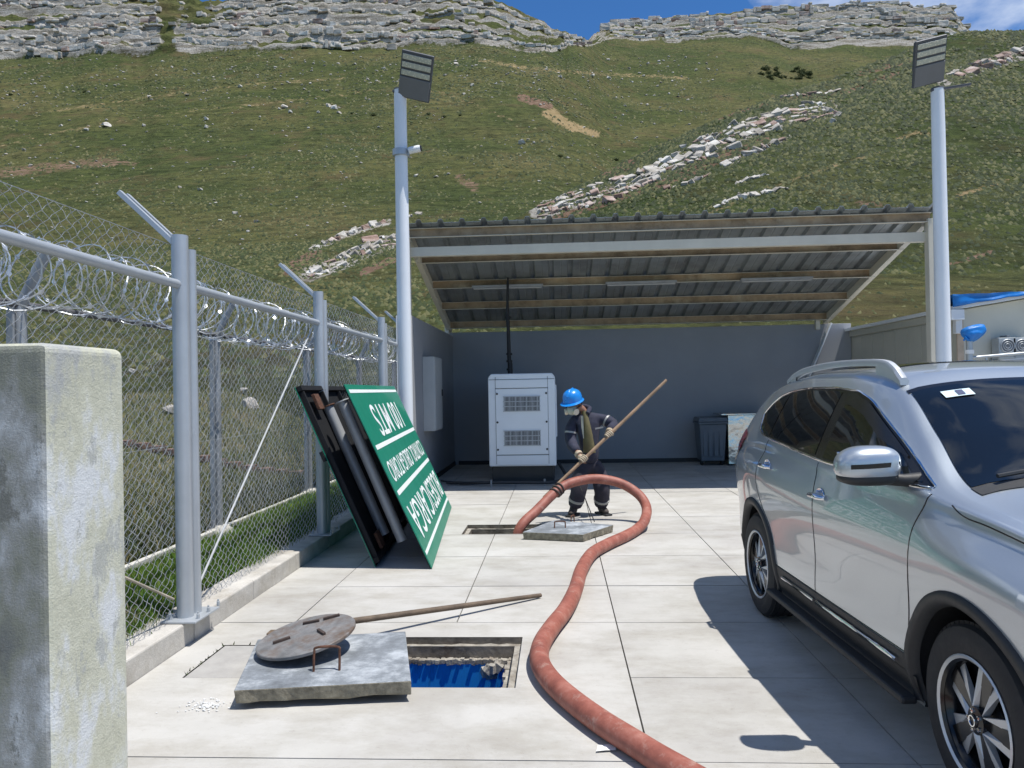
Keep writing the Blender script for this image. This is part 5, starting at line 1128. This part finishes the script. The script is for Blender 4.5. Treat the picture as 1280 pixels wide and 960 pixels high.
stk2 = MB(); stk2.grid([[(x*SX+.008, y_, top_z(x, y_)+.014) for y_ in (ya*.55+yb*.45, ya*.3+yb*.7)] for x in (xs_+.008, xs_+.047)], flip=True); stk2.build('sticker_print', mat('sticker_blue', (.02, .04, .12), .5), ws)
g = [[(float(x), y_, z) for y_ in np.linspace(-.42, .42, 9)] for x, z in ((3.645*SX, .46), (3.648*SX, .55), (3.64*SX, .66), (3.625*SX, .71))]
MB().grid([[(max(p[0]+.004-.03*p[1]**2, 0), p[1], p[2]) for p in r] for r in g]).build('grille', M_PLAST, car, smooth=60)
MB().tube([(3.62*SX, -.3, .70), (3.67*SX, -.16, .52), (3.67*SX, .16, .52), (3.62*SX, .3, .70)], .018, 8).build('grille_chrome', M_CHR, car, smooth=60)
MB().box((3.655*SX, 0, .44), (.012, .4, .12)).build('number_plate', M_SW, car, bevel=.003)
# wheels
def make_wheel():
    w_ = bpy.data.objects.new('wheel', None); COL.objects.link(w_); w_.parent = car
    Mx = Matrix.Rotation(math.pi/2, 4, 'X')        # lathe z -> local -y (outside)
    MB().lathe([(.232, -.10), (.25, -.108), (.30, -.112), (.338, -.10), (.352, -.075), (.357, -.03), (.357, .03), (.352, .075), (.338, .10), (.30, .112), (.25, .108), (.232, .10)], 56, Mx, False).build('tyre', M_RUB, w_, smooth=35)
    gr = MB()
    for zz in (-.045, 0, .045): gr.lathe([(.3578, zz-.004), (.3578, zz+.004)], 56, Mx, False)
    for k in range(64):
        a = 2*math.pi*k/64
        for sd in (-1, 1): gr.box(Mx @ Vector((.35*math.cos(a), .35*math.sin(a), sd*.078)), (.02, .03, .006), Mx.to_3x3() @ Matrix.Rotation(a, 3, 'Z'))
    gr.build('tread', mat('tread_black', (.008, .008, .008), .9), w_)
    rim = bpy.data.objects.new('rim', MB().lathe([(.232, -.10), (.21, -.09), (.2, .0), (.205, .06), (.222, .085), (.232, .10), (.238, .108), (.232, .112), (.222, .104), (.212, .095)], 48, Mx, False).mesh('rim', M_TRIM, 40)); COL.objects.link(rim); rim.parent = w_
    MB().lathe([(.222, .1035), (.2325, .1005), (.2385, .1085), (.2325, .1135), (.222, .106)], 48, Mx, False).build('rim_lip', M_ALLOY, rim, smooth=40)
    MB().lathe([(.002, .03), (.2, .035), (.206, .055)], 40, Mx, False).build('rim_back', M_TRIM, rim)
    MB().lathe([(.002, .0), (.14, .0), (.14, .03), (.002, .034)], 32, Mx, False).build('brake_disc', mat('brake_steel', (.25, .24, .23), .4, .8), rim)
    for k in range(5):
        for sgn in (-1, 1):
            a0 = 2*math.pi*k/5+math.pi/2; a1 = a0+sgn*.1; a2 = a0+sgn*.4
            P = [(.05, a0+sgn*.62), (.05, a0+sgn*.2), (.222, a1), (.226, a2-sgn*.03)]
            m = MB(); V = [Mx @ Vector((r*math.cos(a), r*math.sin(a), z)) for z in (.062, None) for r, a in P for z in ([.062] if z else [.098 if r < .1 else .092])]
            m.add(V, [(3, 2, 1, 0), (4, 5, 6, 7)]+[(i, (i+1) % 4, 4+(i+1) % 4, 4+i) for i in range(4)])
            m.build('spoke', M_ALLOY if sgn > 0 else M_ALLOY, rim, bevel=.003)
            # black inlay beside each machined face
        a0 = 2*math.pi*k/5+math.pi/2
        P = [(.05, a0-.5), (.21, a0-.16), (.21, a0+.16), (.05, a0+.5)]
        m = MB(); V = [Mx @ Vector((r*math.cos(a), r*math.sin(a), z)) for z in (.05, .078) for r, a in P]; m.add(V, [(3, 2, 1, 0), (4, 5, 6, 7)]+[(i, (i+1) % 4, 4+(i+1) % 4, 4+i) for i in range(4)])
        m.build('spoke_inlay', M_TRIM, rim)
        MB().lathe([(.002, .094), (.009, .094), (.009, .104), (.002, .106)], 6, Mx @ Matrix.Translation((.036*math.cos(a0+.6), .036*math.sin(a0+.6), 0)), False).build('wheel_nut', M_CHR, rim)
    MB().lathe([(.002, .07), (.05, .075), (.05, .095), (.026, .1), (.024, .106), (.002, .108)], 24, Mx, False).build('hub_cap', M_TRIM, rim, smooth=40)
    MB().lathe([(.017, .107), (.021, .107), (.021, .111), (.017, .111)], 20, Mx, False).build('hub_emblem', M_CHR, rim)
    return w_
w0 = make_wheel()
for i, (xw, s) in enumerate(((0, -1), (WB, -1), (0, 1), (WB, 1))):
    o = w0 if i == 0 else copy_tree(w0, car); o.location = (xw, s*.755, HZ); o.rotation_euler = (0, .3*i, math.pi if s > 0 else 0)
# ================================================================== ROCKS
M_ROCK = rock_mat('pale_limestone', ((.15, .13, .1), (.42, .4, .36), (.62, .61, .58))); M_ROCKR = rock_mat('reddish_rock', ((.1, .055, .04), (.28, .19, .155), (.5, .43, .39)))
def rock_mesh(i, m, sx=1., sy=1., sz=1., n=15):
    b = bmesh.new(); rr = random.Random(100+i)
    for k in range(n):
        p = Vector((rr.uniform(-1, 1), rr.uniform(-1, 1), rr.uniform(-1, 1))); mx_ = max(abs(p.x), abs(p.y), abs(p.z)); p = p/mx_*rr.uniform(.72, 1.0)
        b.verts.new((p.x*sx*.5, p.y*sy*.5, p.z*sz*.5))
    bmesh.ops.convex_hull(b, input=b.verts); me = bpy.data.meshes.new('rock'); 
    bmesh.ops.delete(b, geom=[v for v in b.verts if not v.link_faces], context='VERTS'); b.to_mesh(me); b.free(); me.materials.append(m); return me
RK = [rock_mesh(i, M_ROCK) for i in range(10)]; RKR = [rock_mesh(20+i, M_ROCKR) for i in range(6)]
def rock_arr(me):
    v = np.zeros(len(me.vertices)*3); me.vertices.foreach_get('co', v); f = np.array([p.vertices[:] for p in me.polygons if len(p.vertices) == 3]); return v.reshape(-1, 3), f
RKA = [rock_arr(m) for m in RK]
def stuff_rocks(name, L_, m, parent=None):
    VV, FF, o = [], [], 0
    for (p, s, a, b) in L_:
        v, f = random.choice(RKA); R = np.array(Matrix.Rotation(a, 3, 'Z') @ Matrix.Rotation(b, 3, 'Y')); VV.append((v*np.array(s))@R.T+np.array(p)); FF.append(f+o); o += len(v)
    V = np.concatenate(VV); F = np.concatenate(FF)
    if parent: V = V-np.array(parent.location)
    ob = bpy.data.objects.new(name, np_mesh(name, V, F, m)); COL.objects.link(ob); ob['kind'] = 'stuff'
    if parent: ob.parent = parent
    return ob
pxm = lambda p: p.y/FPX      # metres per photo pixel at a place
def block_mesh(i, m):
    """bedded block: a box with knocked-off, uneven corners"""
    r = random.Random(300+i); b = MB(); P = []
    for x, y, z in ((-1, -1, -1), (1, -1, -1), (1, 1, -1), (-1, 1, -1), (-1, -1, 1), (1, -1, 1), (1, 1, 1), (-1, 1, 1)):
        P.append((x*.5*r.uniform(.84, 1.06), y*.5*r.uniform(.8, 1.08), z*.5*r.uniform(.8, 1.08)))
    b.add(P, [(0, 3, 2, 1), (4, 5, 6, 7), (0, 1, 5, 4), (1, 2, 6, 5), (2, 3, 7, 6), (3, 0, 4, 7)]); me = b.mesh('rock', m)
    q = bmesh.new(); q.from_mesh(me); bmesh.ops.bevel(q, geom=q.edges[:], offset=.07, segments=1, affect='EDGES'); bmesh.ops.triangulate(q, faces=q.faces[:]); q.to_mesh(me); q.free(); return me
BK = [block_mesh(i, M_ROCK) for i in range(10)]; BKR = [block_mesh(20+i, M_ROCKR) for i in range(6)]
BKA = [rock_arr(m) for m in BK]
def outcrop(label, poly, thick, n, fn, red=.25, fill=.5, cat='rock outcrop'):
    """courses of bedded blocks along a polyline of the photograph, each let into the slope"""
    Ls = [math.dist(a, b) for a, b in zip(poly[:-1], poly[1:])]; T = sum(Ls); base = fn(*poly[len(poly)//2]); o = thing('rock_outcrop', label, cat, base, 'bedrock outcrops')
    rows = max(1, round(thick/8)); made = 0
    for r in range(rows):
        d = random.uniform(0, 4)
        while d < T and made < 290:
            wpx = random.choice((4, 6, 8, 11, 15))*(1 if thick > 9 else .65); dd = d; i = 0
            while i < len(Ls)-1 and dd > Ls[i]: dd -= Ls[i]; i += 1
            t = min(1, dd/Ls[i]); x = poly[i][0]+(poly[i+1][0]-poly[i][0])*t; y = poly[i][1]+(poly[i+1][1]-poly[i][1])*t; sl = math.atan2(poly[i+1][1]-poly[i][1], poly[i+1][0]-poly[i][0])
            env = .5+.5*math.sin(math.pi*min(1, max(0, d/T)))**.5; env *= .75+.5*float(fbm(np.array(d/24.), np.array(r*.7), 90))
            v = ((r+.5)/rows-.5)*thick*env; d += wpx*.92
            if random.random() < .14+.25*(abs(v) > thick*.3): continue
            p = fn(x, y+v+random.uniform(-.8, .8)); s = pxm(p); hh = thick/rows*env*s*random.uniform(.8, 1.35); w_ = wpx*s
            isr = random.random() < red+(.3 if r == rows-1 and rows > 1 else 0); hull = random.random() < .4; me = random.choice((RKR if hull else BKR) if isr else (RK if hull else BK)); w_ *= random.uniform(.7, 1.25); hh *= random.uniform(.75, 1.3)
            child('rock', me, o, p-base+Vector((0, hh*.25, hh*.12)), (random.uniform(.25, .7), sl+random.uniform(-.25, .25), random.uniform(-.5, .5)), (w_*1.15, hh*1.8, hh*1.15)); made += 1
    return o
outcrop('long diagonal band of white and pink rock across the hill spur', [(676, 263), (722, 248), (765, 238), (805, 222), (850, 200), (895, 180), (945, 158), (990, 144), (1038, 137)], 38, 260, on_spur, .2, .6)
outcrop('hooked tip of reddish rock at the upper end of the diagonal band', [(1030, 137), (1050, 143), (1040, 155)], 7, 22, on_spur, .5)
outcrop('thin broken rock ledge on the spur crest above the diagonal band', [(845, 163), (880, 152), (925, 128), (985, 121), (1050, 115)], 6, 70, on_spur, .45)
outcrop('small rock ledge under the diagonal band near the roof', [(832, 237), (862, 230), (892, 217)], 7, 36, on_spur, .3)
outcrop('broken pale rocks under the upper part of the diagonal band', [(905, 208), (930, 196), (955, 186), (986, 171)], 9, 46, on_spur, .25)
outcrop('few pale boulders clustered low on the hill spur', [(920, 230), (935, 225), (960, 218)], 5, 9, on_spur, 0)
outcrop('sparse pale stones along the lower spur above the roof', [(890, 262), (915, 250), (950, 244), (985, 236)], 8, 26, on_spur, 0, .3)
outcrop('reddish rock face high on the spur beside the far floodlight', [(1180, 100), (1200, 92), (1230, 82), (1262, 72), (1300, 60)], 17, 60, on_spur, .35, .6)
outcrop('upper white rock ledge above the leaning signs', [(388, 312), (420, 300), (450, 288), (478, 279), (520, 270)], 9, 60, on_hill, .15)
outcrop('large bulging white rock slab behind the left light pole', [(386, 343), (415, 333), (445, 317), (475, 304), (505, 300)], 22, 120, on_hill, .1, .45)
outcrop('tip of reddish stones low on the spur behind the roof', [(672, 266), (700, 262), (735, 258)], 8, 24, on_spur, .5)
# cliffs: long courses of blocks, broken by grassy gullies
def cliff(label, x0, x1, strata, dip, nmax=300):
    c = thing('rock_cliff', label, 'cliff', on_hill((x0+x1)/2, 60), 'cliffs along the hilltop'); L_ = []
    for r, (u0, hpx) in enumerate(strata):
        x = x0
        while x < x1:
            wpx = random.choice((3, 4, 5, 6, 8, 10, 13)); a0 = (x+wpx/2-697)/960; x += wpx*.97
            e0_, e1_, yb_ = (float(q) for q in prm(np.array(a0))); u = u0+dip(x)+.012*math.sin(x*.09+r)
            if u < 0 or u > .97: continue
            Y = yb_+34*u; X = a0*Y; m_ = float(fbm(np.array(x/70.), np.array(r*1.9), 41)); hv = 1+.9*float(fbm(np.array(x/28.), np.array(r*2.3), 42))
            g = math.exp(-((a0+.515)/.01)**2)+.9*math.exp(-((a0+.475)/.028)**2)*(u > .45)+.95*math.exp(-((a0-.0)/.085)**2)*(.12 < u < .5)
            if m_ < -.2 or random.random() < g+.03: continue
            z = float(hill_z(np.array([X]), np.array([Y]))[0]); s = Y/FPX; hh = hpx*s*max(.35, hv)*random.uniform(.85, 1.15)
            L_.append((Vector((X, Y+.4+random.uniform(-.35, .35), z+hh*.12)), (wpx*s*1.03, 2.6, hh), random.uniform(-.06, .06), random.uniform(-.03, .03)))
    L_.sort(key=lambda q: -q[1][0]*q[1][2]/q[0].y**2)
    for p, s, a, b in L_[:nmax]: child('rock', random.choice(BK if random.random() > .1 else BKR), c, p-Vector(c.location), (0, b, a), s)
    if len(L_) > nmax:
        keep = list(RKA); RKA[:] = BKA; stuff_rocks('small_rocks', L_[nmax:], M_ROCK, c); RKA[:] = keep
    return c
cliff('tiered grey limestone cliff along the top of the left hill', -90, 742, [(.02, 6), (.1, 4), (.2, 6.5), (.32, 4), (.42, 6), (.54, 3.5), (.63, 6), (.76, 4), (.86, 5)], lambda x: .05*math.sin((x-60)/120.))
cliff('flat-topped grey rock cliff on the distant ridge under the cloud', 758, 1212, [(.03, 3), (.14, 2.5), (.27, 4), (.4, 3), (.52, 5), (.66, 5), (.8, 5), (.92, 4)], lambda x: .06*math.sin((x-700)/150.))
# loose boulders on the slopes
BL = [(652, 180, 9), (38, 208, 6), (108, 163, 6), (76, 158, 5), (250, 238, 6), (294, 267, 6), (320, 278, 7), (133, 158, 10), (258, 150, 6), (356, 135, 9), (350, 137, 6), (410, 133, 8), (418, 136, 9), (424, 142, 6), (363, 141, 6), (398, 141, 5), (520, 221, 6), (545, 222, 5), (523, 268, 8), (511, 250, 4), (590, 108, 6),
      (700, 97, 6), (580, 118, 4), (300, 109, 5), (234, 120, 5), (187, 122, 5), (232, 88, 4), (215, 85, 4), (480, 86, 4), (570, 80, 5), (258, 160, 6), (140, 175, 4), (30, 188, 5), (180, 158, 5), (90, 205, 6), (98, 210, 5), (225, 235, 5), (247, 289, 4), (310, 290, 4), (275, 276, 4), (460, 100, 4), (740, 96, 6), (760, 98, 5), (790, 103, 4), (730, 160, 4), (710, 198, 4), (760, 75, 4), (810, 80, 4), (870, 88, 4), (560, 218, 4)]
for x, y, sz in BL:
    p = on_hill(x, y); w_ = sz*pxm(p); o = child('boulder', random.choice(RK), None, p+Vector((0, 0, w_*.12)), (random.uniform(-.3, .3), random.uniform(-.3, .3), random.uniform(0, 6)), (w_*1.25, w_, w_*.75)); tag(o, 'pale loose boulder lying on the grassy hillside', 'boulder', 'loose boulders on the hillside')
L_ = []
for k in range(1500):
    x = random.uniform(-80, 900); y = random.choice((random.triangular(66, 300, 90), random.gauss(105, 22), random.uniform(66, 330)))
    if y < 66 or y > 340: continue
    if fbm(np.array(x/60.), np.array(y/18.), 50) < -.02 and random.random() < .75: continue
    a_, e_ = ae(x, y); Ys = np.linspace(25, 300, 400); i = int(np.argmax(base_e(Ys, np.full_like(Ys, a_)) > e_)); Y = Ys[i]; X = a_*Y
    z = float(hill_z(np.array([X]), np.array([Y]))[0]); s = Y/FPX*random.choice((1.1, 1.5, 2, 2.6, 3.4)); L_.append((Vector((X, Y, z+s*.12)), (s*1.3, s, s*.7), random.uniform(0, 6), 0))
tag(stuff_rocks('scree_stones', L_, M_ROCK), 'small pale stones strewn over the hillside', 'stones', kind='stuff')
# pile of quarried stone seen through the fence
L_ = []
for k in range(420):
    X = random.uniform(-16.5, -9.3); Y = 14+random.gauss(0, .9)+(X+13)*-.1
    z = float(field_z(np.array([X]), np.array([Y]))[0]); hgt = 1.5*math.exp(-((Y-14)/1.2)**2)*(.6+.4*math.sin(X*1.7)); s = random.uniform(.1, .34)
    L_.append((Vector((X, Y, z+random.random()**.5*hgt)), (s*1.3, s, s*.8), random.uniform(0, 6), random.uniform(-.5, .5)))
tag(stuff_rocks('stone_pile', L_, rock_mat('quarry_stone', ((.22, .15, .1), (.42, .36, .29), (.6, .57, .52)))), 'heap of broken pale stones beyond the outer fence', 'stone pile', kind='stuff')
FB = [((213, 517), 14, 'pale boulder in the field seen beside the paired fence post'), ((312, 508), 14, 'pale boulder in the field seen between the fence posts'), ((165, 465), 6, 'small stone in the field beyond the gate pillar'), ((305, 490), 7, 'small pale stone just above the boulder in the field')]
for (x, y), sz, lb in FB:
    Y = 15.5; d = ray(x, y)
    for Yv in np.linspace(8, 19, 200):
        p = _C+d*Yv/d[1]
        if field_z(np.array([p[0]]), np.array([p[1]]))[0] > p[2]: break
    w_ = sz*Yv/FPX; o = child('boulder', RK[sz % 10], None, Vector(p)+Vector((0, 0, w_*.2)), (.2, .1, x), (w_*1.5, w_*1.2, w_*1.3)); tag(o, lb, 'boulder')
# drain channel and green netting in the field
ch = MB()
for k in range(40): ch.box((-15.5+k*.28, 13.2, float(field_z(np.array([-15.5+k*.28]), np.array([13.2]))[0])+.04), (.2, .3, .1))
tag(ch.build('drain_channel', mat('channel_brick', (.17, .11, .09), .9, 0, .3, 6)), 'dark brick drain edge crossing the field beyond the fences', 'drain')

# ================================================================== GRASS
def blades(P, hmin, hmax, wd, lean, nb=1):
    """one bent triangle pair per blade; P (n,3) base points"""
    n = len(P); h = RNG.uniform(hmin, hmax, n); a = RNG.uniform(0, 2*np.pi, n); l = RNG.uniform(.1, lean, n)*h; b = RNG.uniform(0, 2*np.pi, n)
    w_ = wd*RNG.uniform(.6, 1.4, n); sd = np.stack([np.cos(a)*w_, np.sin(a)*w_, np.zeros(n)], -1); ld = np.stack([np.cos(b)*l, np.sin(b)*l, np.zeros(n)], -1); up = np.stack([np.zeros(n), np.zeros(n), h], -1)
    V = np.stack([P-sd, P+sd, P+ld*.35+up*.6+sd*.6, P+ld*.35+up*.6-sd*.6, P+ld+up], 1).reshape(-1, 3); o = np.arange(n)[:, None]*5
    return V, np.concatenate([o+np.array([[0, 1, 2]]), o+np.array([[0, 2, 3]]), o+np.array([[3, 2, 4]])])
def grass(name, P, hmin, hmax, wd, lean, m, label, cat='grass'):
    V, F = blades(P, hmin, hmax, wd, lean); o = bpy.data.objects.new(name, np_mesh(name, V, F, m)); COL.objects.link(o); tag(o, label, cat, kind='stuff'); return o
M_G1 = grass_mat('lawn_green', (.05, .12, .012), (.1, .2, .026), (.19, .23, .05)); M_G2 = grass_mat('field_grass', (.045, .07, .018), (.095, .118, .038), (.24, .2, .095)); M_G3 = grass_mat('hill_tuft', (.02, .03, .011), (.045, .06, .02), (.12, .115, .05))
n = 52000; X = RNG.uniform(-3.6, -2.7, n); Y = 2.2+11*RNG.random(n)**1.3; P = np.stack([X, Y, field_z(X, Y)-.01], -1)
grass('lawn_grass', P, .03, .11, .0032, .8, M_G1, 'bright green grass between the two fences')
n = 3000; X = -2.74+np.abs(RNG.normal(0, .05, n)); Y = RNG.uniform(3.4, 9, n); keep = fbm(Y*1.5, Y*0+2, 61) > .05; X, Y = X[keep], Y[keep]; P = np.stack([X, Y, np.full(len(X), .15)], -1)
grass('curb_grass', P, .02, .07, .003, .9, M_G1, 'grass spilling over the back of the curb')
n = 60000; r = RNG.random(n)**1.6; X = -3.7-18*r*RNG.random(n); Y = RNG.uniform(2.5, 19, n); P = np.stack([X, Y, field_z(X, Y)-.01], -1)
grass('field_grass', P, .05, .22, .006, .8, M_G2, 'dry and green tufted grass over the field beyond the fences')
n = 900; X = RNG.normal(-2.9, .1, n); Y = RNG.normal(4.55, .35, n); P = np.stack([X, Y, np.full(n, .15)], -1)
grass('dry_straw', P, .02, .12, .003, 2.6, grass_mat('dry_straw', (.12, .09, .06), (.26, .21, .15), (.4, .35, .27)), 'dry straw heap at the foot of the fence behind the pillar', 'straw')
# tall weeds behind the outer fence, left
M_G4 = grass_mat('spur_tussock', (.014, .023, .008), (.034, .047, .016), (.1, .1, .04))
def tufts(name, PX, fz, solve, n, hmul, label):
    V_, F_, o = [], [], 0; A_ = []; 
    P = PX; nn = len(P); k = 7
    # each clump is a low uneven mound of drooping blades: six sloping faces round an off-centre tip
    k = 6; S_ = hmul; ang = RNG.uniform(0, 2*np.pi, nn)[:, None]+np.arange(k)[None]*2*np.pi/k+RNG.uniform(-.3, .3, (nn, k)); rr = S_[:, None]*RNG.uniform(.45, 1.0, (nn, k))
    rim = np.stack([P[:, None, 0]+rr*np.cos(ang), P[:, None, 1]+rr*np.sin(ang), np.repeat((P[:, 2]-.12*S_)[:, None], k, 1)+RNG.uniform(-.1, .12, (nn, k))*S_[:, None]], -1)
    rim[..., 2] += (rim[..., 1]-P[:, None, 1])*.4
    tip = P+np.stack([RNG.uniform(-.3, .3, nn)*S_, RNG.uniform(-.3, .3, nn)*S_, RNG.uniform(.35, .8, nn)*S_], -1)
    V = np.concatenate([rim, tip[:, None]], 1).reshape(-1, 3); o_ = (np.arange(nn)*(k+1))[:, None]
    F = np.concatenate([np.concatenate([o_+j, o_+(j+1) % k, o_+k], 1) for j in range(k)])
    ob = bpy.data.objects.new(name, np_mesh(name, V, F, M_G4 if 'spur' in name else M_G3)); COL.objects.link(ob); tag(ob, label, 'grass', kind='stuff'); return ob
def scatter(fz, a0, a1, y0f, y1f, n, pw):
    a = RNG.uniform(a0, a1, n); t = RNG.random(n)**pw; Y = y0f(a)+(y1f(a)-y0f(a))*t; X = a*Y; keep = (fbm(X/9, Y/9, 71)+.9*fbm(X/30, Y/30, 72)) > RNG.uniform(-.55, .35, n); X, Y = X[keep], Y[keep]
    return np.stack([X, Y, fz(X, Y)], -1)
P = scatter(spur_z, -.02, .72, lambda a: np.full_like(a, 24), lambda a: np.interp(a, sA, sY)+1, 36000, .75)
hm = RNG.uniform(.14, .4, len(P))*np.clip(P[:, 1]/75, .5, 1.3)
tufts('spur_tussocks', P, spur_z, None, 0, hm, 'tussock grass clumps all over the nearer hill spur')
P = scatter(hill_z, -.85, .6, lambda a: np.full_like(a, 20), lambda a: prm(a)[2], 60000, .8); hm = RNG.uniform(.1, .34, len(P))*np.clip(P[:, 1]/90, .5, 1.7)
tufts('hill_tussocks', P, hill_z, None, 0, hm, 'small tussock clumps dotted over the hillside')
P = scatter(spur_z, -.02, .72, lambda a: np.full_like(a, 21.5), lambda a: np.full_like(a, 58), 16000, .8)
tufts('near_spur_tussocks', P, spur_z, None, 0, RNG.uniform(.08, .3, len(P)), 'short tussocks low on the nearer hill spur behind the shelter')
P = scatter(hill_z, -.75, -.02, lambda a: np.full_like(a, 20), lambda a: np.full_like(a, 62), 15000, .8)
tufts('near_hill_tussocks', P, hill_z, None, 0, RNG.uniform(.07, .26, len(P)), 'short tussocks low on the hillside beyond the fences')
# dark bushes
def bush(p, s, label, group=None, m=None):
    o = thing('bush', label, 'bush', p, group); n = 500; d = RNG.normal(size=(n, 3)); d /= np.linalg.norm(d, axis=1)[:, None]; d[:, 2] = np.abs(d[:, 2]); r = RNG.random(n)**.4
    C_ = d*r[:, None]*np.array([s, s*.8, s*.75])*(1+.35*np.sin(d[:, :1]*5+d[:, 1:2]*7)); q = RNG.normal(size=(n, 2, 3))*s*.09
    V = np.stack([C_-q[:, 0], C_+q[:, 0], C_+q[:, 1]*1.3], 1).reshape(-1, 3); F = np.arange(n*3).reshape(-1, 3)
    child('crown', np_mesh('crown', V, F, m or M_BUSH), o); MB().tube([(0, 0, -.1*s), (.05*s, 0, .3*s), (0, .05*s, .6*s)], [.05*s, .04*s, .02*s], 5).build('stem', mat('stem_brown', (.08, .06, .04), .9), o); return o
M_BUSH = grass_mat('bush_green', (.035, .05, .017), (.07, .09, .032), (.12, .135, .05))
for k in range(26):
    x = 950+random.random()*62; y = 86+random.random()*14-abs(x-985)*.02; p = on_hill(x, y); bush(p, random.uniform(.7, 1.5), 'dark green bush in the hollow on the far slope', 'bushes in the hollow')
for x, y, sz in ((440, 143, 5), (467, 145, 6), (555, 147, 5), (535, 144, 5), (13, 119, 5), (106, 116, 5), (700, 196, 6), (770, 201, 6), (575, 145, 4)):
    p = on_hill(x, y); bush(p, sz*pxm(p)*.6, 'small dark bush standing alone on the hillside', 'lone bushes on the hillside')
bp = Vector((-4.3, 6.4, .16)); bush(bp, .5, 'leafy weed clump behind the outer fence near the pillar', None, grass_mat('weed_leaf', (.02, .035, .01), (.04, .065, .018), (.08, .1, .035)))
bush(Vector((-4.15, 5.6, .16)), .4, 'low leafy weed just behind the outer fence posts', None, bpy.data.materials['weed_leaf'])
